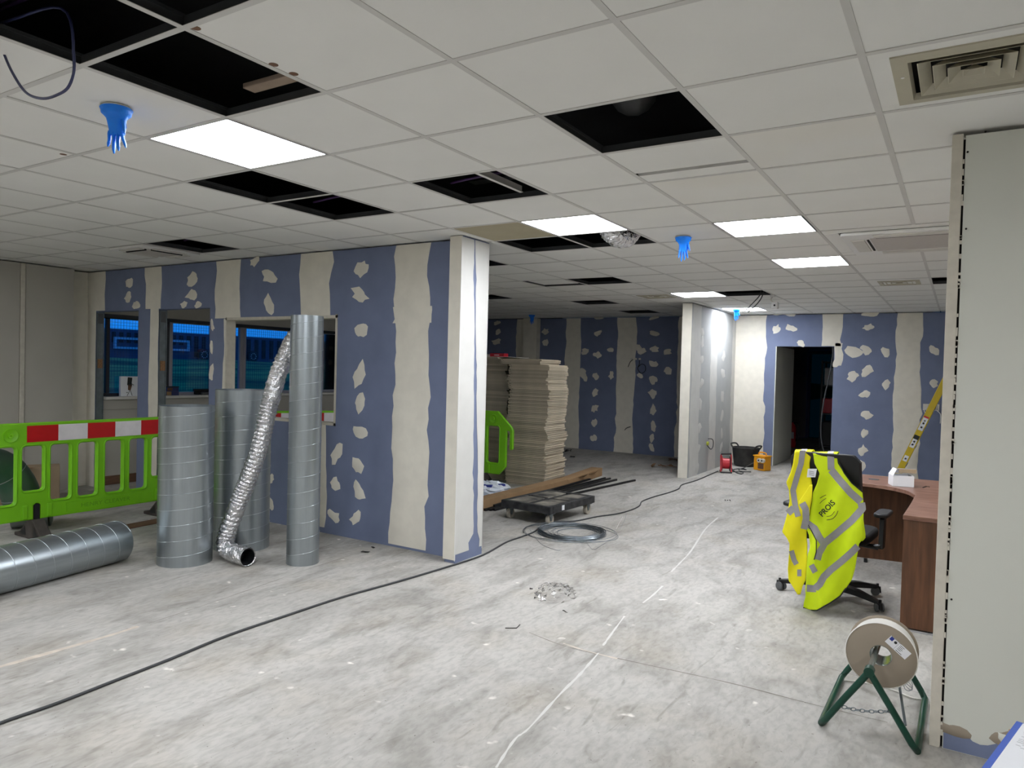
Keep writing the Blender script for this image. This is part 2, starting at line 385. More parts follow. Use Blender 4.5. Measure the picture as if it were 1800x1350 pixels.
strip(part, pf, -5.03, -4.64, 2.012, HW, jit=.016); strip(part, pf, -5.02, -4.655, .05, 1.01)
strip(part, pf, -3.86, -3.47, .02, HW, jit=.016)
for z0 in (1.93,): strip(part, pf, -3.885, -3.45, z0, z0+.14, jit=.012, e=.0021)
strip(part, pf, -3.235, -3.15, .0, HW, jit=.008)
dabs(part, 'y', PB, [(636, 472, 12, 14), (633, 518, 12, 12), (635, 581, 11, 14), (632, 658, 10, 19), (633, 706, 10, 14), (633, 759, 12, 13), (629, 818, 9, 14), (630, 861, 8, 17), (626, 911, 8, 12),
    (592, 797, 9, 16), (589, 852, 9, 11), (586, 907, 10, 11), (476, 842, 6, 8), (476, 885, 6, 10), (448, 459, 7, 8), (472, 484, 12, 11), (473, 536, 9, 14),
    (227, 497, 6, 10), (225, 522, 6, 9), (240, 536, 6, 8), (339, 490, 9, 11), (338, 518, 8, 11), (323, 536, 5, 6), (349, 536, 6, 5), (373, 571, 3, 9), (372, 610, 3, 11), (371, 656, 4, 12), (390, 700, 3, 6)])
mb = MB()                                                                  # raw board edge round the window-like opening
for a, b, z0, z1 in ((-6.125, -6.108, 1.005, 2.015), (-4.557, -4.535, 1.0, 2.02), (-6.125, -4.535, 1.985, 2.012), (-6.125, -4.535, 1.0, 1.024)): mb.box(a, b, PB-.006, PB+PT+.004, z0, z1)
mb.build('board_edge', 'boardedge', part)
for a in (-8.58, -7.30):
    mb = MB().box(a, a+.005, PB+.006, PB+PT-.006, 0, 2.11).box(a, a+.012, PB+.006, PB+.016, 0, 2.11).box(a, a+.012, PB+PT-.016, PB+PT-.006, 0, 2.11)
    st = mb.build('metal_stud', 'stud', part)
    for z in (1.44, .55): MB().box(a+.004, a+.016, PB+.02, PB+.075, z, z+.11).build('noggin_block', 'timber', st)
    MB().box(a+.004, a+.010, PB+.01, PB+PT-.01, 1.98, 2.10).build('label_tape', 'castor', st)
# boxed column at the free end
cx0, cx1, cy0, cy1 = -3.185, -3.066, 2.045, 2.435
col = MB().box(cx0+.01, cx1-.004, cy0+.012, cy1, 0, HW+.008).build('wall_column', 'blue'); struct(col)
fy = on('y', cy0+.012); fx = on('x', cx1-.004)
MB().box(cx0, cx1-.002, cy0, cy0+.0125, .025, HW+.008).build('edge_board', 'filler', col, bevel=.002)
def ymid(z): return 2.24+.10*max(0, min(1, (1.9-z)/1.7))-.05*max(0, (z-1.9))
n = 40; vs = []; fs = []
for side in (0, 1):
    k0 = len(vs)
    for i in range(n+1):
        z = .07+(HW-.07)*i/n; g = (.012+.024*max(0, 1-abs(z-.55)/1.1)+.006*sin(z*9))*(1+random.uniform(-.3, .3)); yc = 2.33-.11*max(0, min(1, (z-0.3)/2.3))
        lo, hi = (cy0, yc-g) if side == 0 else (yc+g, cy1)
        if z < .16: lo, hi = (cy0, yc-.07*(1+random.random()*.4)) if side == 0 else (yc+.05*(1+random.random()*.4), cy1)
        vs += [fx(lo, z, .003), fx(hi, z, .003)]
    for i in range(n): fs.append((k0+2*i, k0+2*i+1, k0+2*i+3, k0+2*i+2))
MB().add(vs, fs).build('skim_coat', 'plaster', col)
MB().box(cx1-.004, cx1, cy0, cy0+.004, .02, HW).build('corner_bead', 'white', col)
MB().box(cx1-.006, cx1-.001, cy1-.004, cy1+.002, .05, HW).build('corner_bead', 'white', col)

# ------------------------------------------------------------------ left wall with its lining, window wall, other walls
wl = struct(MB().box(-9.0, -8.6, -6, 1.345, 0, HW).box(-9.0, -8.6, 1.405, 1.92, 0, HW).box(-9.0, -8.615, 1.345, 1.405, 0, HW).box(-9.0, -8.76, 1.92, 2.17, 0, HW).build('wall_left', 'wallgrey'))
MB().box(-8.62, -8.592, 1.352, 1.40, 0, HW).build('cover_strip', 'boardedge', wl, bevel=.003)
strip(wl, on('x', -8.76), 1.97, 2.17, 0, HW, jit=.004)
WX = -8.6
ww = struct(MB().box(-9.0, WX, 2.17, 10.5, 0, 1.05).box(-9.0, WX, 2.17, 10.5, 2.10, HW).box(-9.0, WX, 7.45, 10.5, 1.05, 2.10).box(-9.0, -8.82, 2.17, 2.24, 1.05, 2.10).build('wall_window', 'wallgrey'))
struct(MB().box(-8.86, -8.53, 2.275, 7.45, 1.055, 1.09).build('trim_1', 'offwhite', bevel=.004))['label'] = 'long white window sill board'
MB().box(WX-.004, WX+.014, 2.275, 7.45, .93, 1.055).build('apron_board', 'wallgrey', ww, bevel=.003)
MB().box(WX-.004, WX+.02, 2.275, 7.45, 2.06, 2.105).build('head_board', 'framedk', ww)
struct(MB().box(WX+.001, WX+.02, 2.275, 7.5, 0, .11).build('baseboard_left', 'timberdk', bevel=.004))
mx = [2.24, 3.19, 4.36, 5.9, 7.44]
for i in range(4):
    y0, y1 = mx[i], mx[i+1]
    mb = MB(); fw = .05
    mb.box(-8.74, -8.68, y0+.001, y0+fw, 1.091, 2.10).box(-8.74, -8.68, y1-fw, y1-.001, 1.091, 2.10).box(-8.74, -8.68, y0+fw, y1-fw, 1.091, 1.13).box(-8.74, -8.68, y0+fw, y1-fw, 2.055, 2.10)
    if i == 0: mb.box(-8.74, -8.69, 2.36, 2.405, 1.13, 2.055)
    wn = struct(mb.build('window_%d' % (i+1), 'frame' if i else 'framedk', bevel=.004))
    MB().box(-8.715, -8.709, y0+fw-.005, y1-fw+.005, 1.125, 2.06).build('pane', 'glass', wn)

DX0, DX1, DZ, FY = -2.41, -1.49, 2.06, 10.35
wf = struct(MB().box(-9, DX0, FY, FY+.12, 0, HW).box(DX1, 4.6, FY, FY+.12, 0, HW).box(DX0, DX1, FY, FY+.12, DZ, HW).build('wall_far', 'blue'))
ff = on('y', FY)
def ystrip(px0, px1, z0=0, z1=HW, **k): strip(wf, ff, AY(px0, 680, FY).x, AY(px1, 680, FY).x, z0, z1, jit=.014, **k)
ystrip(1284, 1344); ystrip(1441, 1477, 2.07); ystrip(1467, 1477, 1.75, 2.12); ystrip(1574, 1619); ystrip(1668, 1700)
ystrip(992, 1019); ystrip(1083, 1115); ystrip(1190, 1215); ystrip(906, 918)
c = lambda L, s, ox, oy: [(ox+x/s, oy+y/s, rx, ry) for x, y, rx, ry in L]
dabs(wf, 'y', FY, c([(655, 352, 7, 7), (750, 345, 9, 6), (808, 437, 7, 5), (1232, 340, 9, 5), (1240, 258, 13, 5), (745, 258, 9, 4), (665, 255, 7, 3), (1135, 492, 14, 10), (1218, 478, 9, 7), (1342, 497, 9, 7), (1035, 560, 7, 9), (1133, 640, 10, 8), (1220, 612, 10, 9), (1340, 697, 8, 8), (1210, 757, 8, 7), (1213, 885, 9, 8), (1205, 1000, 6, 9), (1195, 1107, 7, 8), (1190, 1200, 7, 7), (1640, 482, 9, 8), (1637, 690, 8, 7)], 3.552, 1180, 480)
    + c([(150, 437, 5, 5), (135, 510, 6, 5), (145, 370, 5, 4), (500, 437, 6, 5), (500, 517, 5, 6), (890, 447, 6, 5), (795, 585, 7, 5), (985, 570, 6, 4), (885, 608, 7, 5), (875, 765, 6, 6), (990, 757, 4, 7), (778, 742, 7, 8), (792, 775, 5, 6), (868, 885, 5, 7), (865, 1003, 5, 7), (862, 1115, 5, 7), (860, 1225, 6, 6), (900, 332, 8, 3), (1310, 332, 8, 3), (1310, 447, 8, 5), (1190, 555, 7, 7), (1305, 567, 7, 5), (1215, 580, 7, 5), (1405, 583, 8, 5), (1305, 675, 7, 6), (1410, 725, 8, 6), (1203, 760, 5, 5), (1300, 790, 7, 7), (1298, 897, 6, 8), (1298, 1020, 5, 9), (1300, 1137, 5, 9), (1290, 1225, 5, 7), (1287, 1290, 5, 6)], 4.219, 840, 480))
a0, a1 = AY(919, 600, 10.2).x, AY(943, 600, 10.2).x
MB().box(a0, a1, 10.2, FY, 0, HW).build('pilaster', 'filler', wf)
# store room behind the doorway: its own walls, lining and ceiling
struct(MB().box(DX0-.1, DX0, FY+.12, 11.9, 0, 2.3).box(-4.6, DX0-.1, 11.8, 11.9, 0, 2.7).box(-.2, -.1, FY+.12, 17, 0, 2.7).box(-4.7, -4.6, 11.8, 17, 0, 2.7).box(-4.7, -3.0, 17, 17.1, 0, 2.7).box(-2.12, -.1, 17, 17.1, 0, 2.7).box(-3.0, -2.12, 17, 17.1, 2.2, 2.7).build('wall_store', 'darkroom'))
struct(MB().box(DX0-.002, DX0+.012, FY-.004, 11.88, 0, 2.06).build('door_1', 'wallgreen'))['label'] = 'grey plasterboard lining down the left side of the dark doorway'
struct(MB().box(-4.7, -.1, FY+.12, 17.1, 2.62, 2.7).build('ceiling_store', 'darkroom'))
# divider with its pale end
DXF = -3.1
dv = struct(MB().box(-3.235, DXF, 7.885, FY-.002, 0, HW).build('wall_divider', 'grey'))
MB().box(-3.24, DXF+.003, 7.872, 7.886, 0, HW).build('edge_board', 'filler', dv)
fd = on('x', DXF)
def xs(px): return AX(px, 700, DXF).y
for p0, p1 in ((1214, 1229), (1247, 1259), (1285, 1293)): strip(dv, fd, xs(p0), xs(p1), 0, HW, m='plaster', jit=.02)
dabs(dv, 'x', DXF, c([(193, 365, 3, 8), (193, 437, 3, 8), (190, 543, 3, 9), (187, 690, 3, 9), (180, 820, 3, 10), (175, 965, 3, 9), (168, 1100, 3, 8), (158, 1225, 3, 9), (333, 385, 3, 8), (327, 520, 3, 9), (323, 625, 3, 9), (318, 770, 2.5, 9), (316, 893, 2.5, 9), (315, 1000, 2, 9), (312, 1085, 2, 9)], 3.552, 1180, 480), 'plaster')
# near right wall end
wr_ = struct(MB().box(.292, 4.6, .984, 1.10, 0, HW-.008).build('wall_right', 'wallgreen'))
MB().box(.243, .284, .978, 1.10, 0, HW).build('edge_board', 'boardedge', wr_, bevel=.003)
MB().box(.284, .292, 1.0, 1.095, 0, HW-.02).build('dark_gap', 'dark', wr_)
rf = on('y', .984)
mb = MB()                                                                 # torn paper along the gap
for k in range(70):
    z = random.uniform(.05, HW-.1); l = random.uniform(.008, .03)
    mb.box(.281+random.uniform(-.001, .002), .289+random.uniform(0, .004), .979, .986, z, z+l)
mb.build('torn_paper', 'boardedge', wr_)
fn = rf
vs = []; fs = []; n = 16                                                   # bare blue band at the foot where a skirting came off
for i in range(n+1):
    x = .295+.42*i/n; zt = .075+.02*sin(i*.9)+random.uniform(-.008, .008)
    vs += [fn(x, .003, .002), fn(x, zt, .002)]
for i in range(n): fs.append((2*i, 2*i+2, 2*i+3, 2*i+1))
MB().add(vs, fs).build('bare_patch', 'blue', wr_)
for a, z, ra, rz_ in ((.335, .085, .05, .032), (.515, .10, .055, .035), (.64, .07, .04, .03)):
    patch(wr_, fn, a, z, ra, rz_, 'drum', 'glue_patch', e=.004)
patch(wr_, fn, .51, .105, .03, .02, 'wallgreen', 'glue_patch', e=.006)
for x, z in ((.30, 2.52), (.305, 2.2), (.305, .64), (.36, 2.595)): MB().cyl((x, .985, z), (x, .980, z), .004, n=10).build('screw_head', 'dark', wr_)
# the rest of the shell, behind the camera
struct(MB().box(4.5, 4.7, -6, FY+.1, 0, HW).build('wall_side', 'wallgrey'))
struct(MB().box(-9, 4.6, -6.2, -6, 0, HW).build('wall_back', 'wallgrey'))

# ------------------------------------------------------------------ suspended ceiling: tee grid, tiles, void above
HOLES = {(3, -2), (3, -3), (2, -3), (5, 0), (5, 1), (3, 1), (1, 0), (4, 4), (3, 4), (6, 5), (5, 8), (9, 10), (7, 12), (7, 15), (3, 11), (-1, 10), (9, 2)}
LIGHTS = [(4, -1), (3, 3), (1, 4), (1, 7), (4, 11), (4, 15)]
FILL_LIGHTS = [(1, -4), (7, -4), (12, -3), (0, -8), (5, -8), (-4, -3), (-4, 3)]  # unseen panels added to brighten and even out the room's light
CASS = {(-1, 5), (0, 5), (-1, 6), (0, 6)}
I0, I1, J0, J1 = -7, 16, -10, 17
def edge_main(k, j):                                                      # bar along y at x=-.6k between j and j+1
    return not ((k == 0) and j in (5, 6))
mb = MB(); web = MB()
for k in range(I0, I1+1):
    for j in range(J0, J1):
        if not edge_main(k, j): continue
        x = -G*k; y0, y1 = G*j, G*(j+1)
        if y1 > FY: y1 = FY
        if y0 >= FY: continue
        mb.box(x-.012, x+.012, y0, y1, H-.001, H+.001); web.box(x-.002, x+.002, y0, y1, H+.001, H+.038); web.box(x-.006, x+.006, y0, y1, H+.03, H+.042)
for j in range(J0, J1+1):
    for k in range(I0, I1):
        if j == 6 and k in (-1, 0): continue
        y = G*j
        if y > FY: continue
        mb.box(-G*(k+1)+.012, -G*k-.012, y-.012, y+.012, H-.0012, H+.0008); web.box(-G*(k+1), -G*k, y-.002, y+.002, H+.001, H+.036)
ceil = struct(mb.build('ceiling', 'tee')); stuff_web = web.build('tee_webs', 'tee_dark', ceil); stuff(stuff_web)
tm = bpy.data.meshes.new('ceiling_tile')
q = MB().box(-.294, .294, -.294, .294, .0012, .016); tm.from_pydata(q.v, [], q.f); tm.update(); tm.materials.append(M['tile'])
cells = []
special = HOLES | set(LIGHTS) | set(FILL_LIGHTS) | CASS | {(1, 1), (4, 3), (6, 8), (-1, 0), (10, 2)}
for i in range(I0, I1):
    for j in range(J0, J1+1):
        if (i, j) in special or G*j+.1 > FY: continue
        cx, cy = -G*(i+.5), G*(j+.5)
        vis = any(proj((cx+a, cy+b, H))[2] > .2 and -20 < proj((cx+a, cy+b, H))[0] < 1820 and -20 < proj((cx+a, cy+b, H))[1] < 1350 for a in (-.3, 0, .3) for b in (-.3, 0, .3))
        if vis and cx > .3 and cy > 1.1: vis = False
        cells.append((not vis, (Vector((cx, cy, H))-EYE).length, i, j))
cells.sort()
rest = MB(); cnt = 0
for hid, d, i, j in cells:
    cx, cy = -G*(i+.5), G*(j+.5)
    if hid or cnt >= 285:
        y1 = min(G*(j+1)-.006, FY-.002); rest.box(cx-.294, cx+.294, G*j+.006, y1, H+.0012, H+.016)
    else:
        cnt += 1
        o = bpy.data.objects.new('ceiling_tile', tm); COL.objects.link(o); o.parent = ceil; o.location = (cx, cy, H+random.uniform(0, .0008)); o.rotation_euler = (random.uniform(-.0012, .0012), random.uniform(-.0012, .0012), 0)
        if (i, j) in ((0, 1), (1, 2)):
            o.data = tm.copy(); o.data.materials[0] = M['tile_stain']
stuff(rest.build('outer_ceiling_tiles', 'tile', ceil))
def cell_box(i, j, u0, u1, v0, v1, z0, z1, m, name='ceiling_tile'):
    x1 = -G*i; y0 = G*j
    return MB().box(x1-G*u1, x1-G*u0, y0+G*v0, y0+G*v1, z0, z1).build(name, m, ceil)
part_label(cell_box(4, 3, .01, .99, .01, .99, H+.001, H+.012, 'tile_beige'), 'beige stained tile')
M['slit'] = mat('brown_slit', (70, 54, 48), .9)
cell_box(1, 1, .01, .99, .01, .67, H+.0012, H+.016, 'tile'); cell_box(1, 1, .01, .99, .755, .985, H+.0012, H+.016, 'tile')
cell_box(1, 1, .0, 1., .64, .80, H+.02, H+.025, M['slit'], 'backing_strip')
o = cell_box(6, 8, .2, 1.1, .03, .97, H+.02, H+.034, 'tile')
for a in ((-.6, .6, 3.0, 3.144), (-.6, .6, 4.056, 4.2)): MB().box(a[0]+.012, a[1]-.012, a[2]+.01, a[3]-.004, H+.001, H+.014).build('infill_board', 'tile', ceil)
for a in ((-.588, -.49), (.49, .588)): MB().box(a[0], a[1], 3.15, 4.05, H+.001, H+.014).build('infill_board', 'tile', ceil)
for x, y in ((-1.775, -.872), (-1.775, -.782), (-3.66, -.64), (-1.77, -1.18)):
    MB().cyl((x, y, H+.0008), (x, y, H+.0012), .017, n=14).build('bored_hole', 'timberdk', ceil)
x0 = -G*3.34
MB().box(x0-.012, x0+.012, G*1.02, G*1.98, H+.03, H+.034).box(x0-.003, x0+.003, G*1.02, G*1.98, H+.034, H+.07).build('loose_tee_bar', 'tee', ceil)
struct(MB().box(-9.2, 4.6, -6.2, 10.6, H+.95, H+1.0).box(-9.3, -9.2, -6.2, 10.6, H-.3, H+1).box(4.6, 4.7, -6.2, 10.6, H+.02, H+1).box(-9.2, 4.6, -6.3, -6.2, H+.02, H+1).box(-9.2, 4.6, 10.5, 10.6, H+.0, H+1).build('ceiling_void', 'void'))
# ------------------------------------------------------------------ ceiling fittings
def ceiling_light(i, j, label):
    t = thing('ceiling_light', label, 'light', (-G*(i+.5), G*(j+.5), H), 0, 'LED panels in the ceiling grid')
    mb = MB()
    for a in ((-.297, .297, -.297, -.283), (-.297, .297, .283, .297), (-.297, -.283, -.283, .283), (.283, .297, -.283, .283)): mb.box(*a, -.001, .012)
    mb.build('frame', 'white', t)
    MB().box(-.283, .283, -.283, .283, .001, .006).build('diffuser', 'panel', t)
    MB().box(-.28, .28, -.28, .28, .0075, .03).build('housing', 'tee_dark', t)
    return t
LL = {(4, -1): 'lit square LED ceiling panel just right of the hanging blue glove at left', (3, 3): 'lit LED ceiling panel above the partition end, next to the silver duct', (1, 4): 'lit LED ceiling panel in front of the right-hand blue glove',
      (1, 7): 'lit LED ceiling panel one step behind the panel near the right blue glove', (4, 11): 'lit LED ceiling panel just before the pale divider wall end', (4, 15): 'lit LED ceiling panel close to the far wall, behind a glove'}
for k in LIGHTS: ceiling_light(*k, LL[k])
for n_, k in enumerate(FILL_LIGHTS):
    t = ceiling_light(*k, 'LED ceiling panel outside the view, behind or beside the camera'); t['group'] = 'LED panels out of view'

def diffuser(name, cx, cy, half, label, m='vent', rings=4, group='ceiling air diffusers'):
    t = thing(name, label, 'vent', (cx, cy, H), 0, group)
    mb = MB()
    def sq(h0, z0, h1, z1):
        vs = [(-h0, -h0, z0), (h0, -h0, z0), (h0, h0, z0), (-h0, h0, z0), (-h1, -h1, z1), (h1, -h1, z1), (h1, h1, z1), (-h1, h1, z1)]
        return vs, [(0, 1, 5, 4), (1, 2, 6, 5), (2, 3, 7, 6), (3, 0, 4, 7)]
    o = half; inn = half*.79
    vs = []; mb.add(*sq(o, -.004, inn, -.008)); mb.add(*sq(o, -.004, o, .004)); mb.add(*sq(inn, -.008, inn*.96, .015))
    mb.build('frame', m, t)
    for k in range(rings):
        h = inn*(1-(k+.6)/(rings+.35)); mb = MB()
        d_ = .032*half/.225; mb.add(*sq(h, -.006, h-d_, .022)); mb.add(*sq(h, -.006, h-.003, -.006)); mb.add(*sq(h-.003, -.006, h-d_-.003, .022)); mb.build('louvre', m, t)
    h = inn*(1-(rings-.25)/(rings+.35))*.55
    MB().box(-inn, inn, -inn, inn, .06, .065).build('duct_back', 'dark', t)
    mb = MB(); mb.cyl((-half*.88, -half*.25, -.006), (-half*.88, -half*.25, -.009), .006, n=10); mb.build('screw', 'white', t)
    return t
diffuser('air_diffuser', .31, .30, .235, 'cream square air diffuser at top right, above the bare wall end')
# its ceiling tile is cut round it
for a in ((.006, .594, .006, .07), (.006, .594, .53, .594), (.006, .08, .07, .53), (.54, .594, .07, .53)): MB().box(*a, H+.0012, H+.012).build('cut_tile', 'tile', ceil)
for i, j, lab, half in ((5, 11, 'small cream air diffuser in the dim ceiling left of the divider wall', .22), (0, 10, 'cream air diffuser in the far right ceiling before the yellow ladder', .2)):
    diffuser('air_diffuser', -G*(i+.5), G*(j+.6), half, lab, rings=3)

def cassette(cx, cy, h, label):
    t = thing('air_conditioner', label, 'air conditioner', (cx, cy, H), 0)
    MB().prism(rrect(-h, h, -h, h, .03), lambda u, v, d: (u, v, d), -.024, -.002).build('panel', 'white', t, bevel=.006)
    g = h*.62
    MB().box(-g, g, -g, g, -.027, -.021).build('grille', 'vent_pale', t, bevel=.002)
    for a in range(4):
        mb = MB(); d = h*.8
        vs = [(-g*.9, d-.035, -.0235), (g*.9, d-.035, -.0235), (g*.9, d+.035, -.0235), (-g*.9, d+.035, -.0235)]
        mb.box(-g*.9, g*.9, d-.045*h/.47, d+.045*h/.47, -.032, -.0235)
        mb.v = [(x*cos(a*pi/2)-y*sin(a*pi/2), x*sin(a*pi/2)+y*cos(a*pi/2), z) for x, y, z in mb.v]
        mb.build('air_flap', 'offwhite', t, bevel=.003)
        mb = MB().box(-g*.86, g*.86, d-.060*h/.47-.014, d-.060*h/.47, -.038 if h < .3 else -.029, -.0236)
        mb.v = [(x*cos(a*pi/2)-y*sin(a*pi/2), x*sin(a*pi/2)+y*cos(a*pi/2), z) for x, y, z in mb.v]
        if a in ((2, 3) if h < .3 else (1, 2)): mb.build('air_slot', 'dark', t)
    return t
cassette(0, 3.6, .475, 'white cassette air conditioner in the ceiling beside the right wall end')
cassette(-6.3, 1.5, .292, 'small white cassette air conditioner in the ceiling at left, beside an open hole')

def detector(cx, cy, label, glabel, rz=0, s=1.0, cover=True):
    d = thing('smoke_detector', label, 'smoke detector', (cx, cy, H), 0, 'smoke detectors under gloves')
    MB().lathe([(.052*s, 0), (.056*s, -.004), (.056*s, -.014), (.046*s, -.02), (.044*s, -.036), (.03*s, -.044), (0.0, -.045)], n=28).build('base', 'white', d, smooth=40)
    g = thing('rubber_glove', glabel, 'glove', (cx, cy, H), rz, 'blue gloves over the detectors')
    mb = MB(); n = 28; prof = []                                            # cuff stretched over the detector, drooping into a palm
    rows = [(-.012, .0585, .0585, 0), (-.016, .061, .061, 0), (-.022, .058, .058, 0), (-.032, .057, .056, 0), (-.038, .050, .046, 0), (-.05, .040, .032, .002), (-.064, .036, .024, .003), (-.085, .034, .018, .004), (-.105, .033, .014, .002), (-.118, .032, .010, 0)]
    vs = []
    for z, ra, rb, off in rows:
        for k in range(n):
            a = 2*pi*k/n; wv = 1+(.09*sin(5*a+z*60)+.06*sin(9*a-z*90))*min(1, max(0, (-z-.04)/.03))
            vs.append((s*(ra*wv*cos(a)+off), s*rb*wv*sin(a), s*z))
    fs = [(i*n+k, i*n+(k+1) % n, (i+1)*n+(k+1) % n, (i+1)*n+k) for i in range(len(rows)-1) for k in range(n)]
    fs.append(tuple((len(rows)-1)*n+k for k in range(n)))
    mb.add(vs, fs); mb.build('palm', 'glove', g, smooth=60)
    MB().lathe([(.0595*s, -.008*s), (.0625*s, -.012*s), (.0595*s, -.017*s)], n=28, closed=True).build('rolled_cuff', 'glove', g, smooth=60)
    for x0, ln, dx, dy, rr in ((-.024, .062, -.008, .0, .0115), (-.008, .088, -.002, .006, .0135), (.009, .078, .003, -.005, .0135), (.022, .062, .016, .003, .0125)):
        pts = [(s*(x0+dx*t), s*(dy*t+.003*sin(7*t+x0*99)), s*(-.104-ln*t)) for t in [k/6 for k in range(7)]]
        MB().tube(pts, [s*rr*q for q in (1.0, 1.05, .95, .9, .85, .75, .35)], 10, flat=.55).build('finger', 'glove', g, smooth=60)
    pts = [(s*(.034+.012*t), s*(-.012-.012*t), s*(-.06-.055*t)) for t in [k/5 for k in range(6)]]
    MB().tube(pts, [s*q for q in (.012, .0125, .011, .0105, .009, .004)], 10, flat=.6).build('thumb', 'glove', g, smooth=60)
    return g
detector(-2.70, -.905, 'round white smoke detector under the nearest blue glove', 'blue rubber glove hanging over the ceiling detector left of the nearest lit panel', .6)
detector(-1.53, 2.80, 'round white smoke detector under the middle blue glove', 'blue rubber glove hanging between two lit panels right of the silver duct', .5)
p = at(935, 553, 2, H); detector(p.x, p.y, 'smoke detector under the far glove above the tile stacks', 'small far blue glove on the dim ceiling above the tile stacks', .2)
detector(-2.78, 9.12, 'smoke detector under the glove at the divider wall', 'blue rubber glove hanging by the top of the divider wall near the far panel', .8)

# things seen in and out of the open cells
def hang(name, pts, r, m, label, cat='cable', k=6, n=8, group=None):
    return tag(MB().tube(smoothpath(pts, k), r, n).build(name, m, smooth=80), label, cat, group)
P = [AY(x, y, -1.38) for x, y in ((127, 80), (130, 104), (122, 150), (98, 168), (72, 173), (45, 162), (22, 128), (6, 92), (-6, 55))]
P = [Vector((-2.85, -1.55, H+.09)), Vector((-2.50, -1.44, H+.07)), Vector((P[0].x-.03, P[0].y-.02, H+.055))]+P[1:]+[Vector((P[-1].x-.05, P[-1].y+.1, 2.82))]
hang('drooping_cable', P, .0045, 'bluecable', 'navy cable drooping in a loop from the open ceiling cell at top left')
for k in range(3):
    hang('cable_run', [(-3.2, -1.40-.03*k, H+.17), (-2.4, -1.37-.03*k, H+.17), (-1.8, -1.33-.03*k, H+.17), (-1.2, -1.30-.03*k, H+.17), (0, -1.3-.03*k, H+.09)], .007, 'purple', ('purple cable nearest the grid bar above the top left open ceiling cells', 'middle purple cable above the top left open ceiling cells', 'purple cable farthest from the grid bar above the top left open ceiling cells')[k], group='purple cables in the void')
for i, j in ((3, 1), (5, 1), (9, 2)):
    cx, cy = -G*(i+.5), G*(j+.5)
    hang('cable_run', [(cx-.3, cy+.1, H+.09), (cx, cy+.02, H+.08), (cx+.3, cy+.05, H+.1)], .008, 'purple', {3: 'purple cable in the open ceiling cell with the loose tee bar', 5: 'purple cable in the open ceiling cell behind the nearest lit panel', 9: 'purple cable in the open cell beside the small cassette unit'}[i])
t = thing('timber_board', 'pale timber board lying across the large open ceiling cell', 'timber', (-2.08, -.70, H+.05), 0)
qa, qb = AY(437, 184, -.67), AY(575, 148, -.67); mq = (qa+qb)/2; aq = math.atan2(qb.y-qa.y, qb.x-qa.x); lq_ = (qb-qa).length/2
MB().box(-lq_, lq_, -.03, .03, 0, .02, rz=aq, piv=(0, 0)).build('board', mat('old_grey_timber', (150, 132, 116), .9, vary=.1), t, bevel=.003)
t.location = (mq.x, mq.y, H+.048)
def flexduct(mb, path, r, n=22, amp=.05, seed=1, ridge=3):
    rnd = random.Random(seed); Q0 = smoothpath(path, 24); P = [Q0[0]]
    for p in Q0[1:]:
        if (p-P[-1]).length > .013: P.append(p)
    L_ = len(P); vs = []; prev = None
    for i, p in enumerate(P):
        t_ = (P[min(i+1, L_-1)]-P[max(i-1, 0)]).normalized()
        if prev is None: nr = t_.orthogonal().normalized()
        else: nr = (prev-t_*prev.dot(t_)).normalized()
        prev = nr; bn = t_.cross(nr)
        for k in range(n):
            a = 2*pi*k/n; rr = r*(1+amp*.8*(1 if i % 2 else -1)+amp*1.1*rnd.uniform(-1, 1)); vs.append(p+nr*rr*cos(a)+bn*rr*sin(a))
    fs = [(i*n+k, i*n+(k+1) % n, (i+1)*n+(k+1) % n, (i+1)*n+k) for i in range(L_-1) for k in range(n)]
    return mb.add(vs, fs)
tag(flexduct(MB(), [(-1.98, 2.98, 3.2), (-1.98, 2.92, 2.85), (-2.0, 2.80, 2.67), (-2.01, 2.64, 2.645), (-2.02, 2.5, 2.71), (-2.02, 2.42, 2.9), (-2.03, 2.40, 3.2)], .10, seed=5).build('flexible_duct', 'foil'), 'silver foil flexible duct bulging down out of the ceiling behind a lit panel', 'duct')
for (x, y, r_) in ((-1.35, .32, .10),): hang('flexible_duct', [(-1.1, .75, H+.35), (-.98, .45, H+.22), (-.85, .1, H+.22), (-.75, -.2, H+.3)], .11, 'black', 'black insulated duct in the open ceiling cell right of centre', 'duct', n=14)
t = thing('security_camera', 'white box camera on a bracket hanging from the ceiling before the far wall', 'camera', (-1.80, 7.15, H), 0)
MB().box(-.03, .03, -.025, .025, -.03, 0).build('base', 'white', t, bevel=.006)
MB().tube(smoothpath([(0, 0, -.025), (-.02, -.01, -.07), (.02, -.02, -.11)]), .009, 8).build('arm', 'offwhite', t, smooth=60)
for q_ in (): pass
hb = MB().box(.0, .075, -.06, .03, -.19, -.10).build('body', 'white', t, bevel=.012)
MB().cyl((.038, -.061, -.145), (.038, -.064, -.145), .012, n=14).build('lens', 'black', hb)
for k, pts in enumerate(([(1343, 500), (1340, 520), (1330, 535), (1314, 549)], [(1338, 500), (1336, 518), (1324, 532), (1309, 547)])):
    P = [AY(x, y, 7.1) for x, y in pts]; P[0].z = H+.12
    hang('loose_cable', P, .007, 'cable', ('dark loose cable hanging from the far open ceiling cell, nearer the white camera', 'dark loose cable hanging from the far open ceiling cell, farther from the white camera')[k], group='cables hanging by the far hole')
# grey trunking seen in the open cells
for x, y, l in ((-1.0, .4, .8), (-2.9, 2.55, .9)):
    tag(MB().box(x-l/2, x+l/2, y-.06, y+.06, H+.55, H+.65).build('cable_tray', 'tee_dark'), 'dark cable tray in the void above the %s open ceiling cell' % ('right-hand' if x > -2 else 'column-side'), 'cable tray')

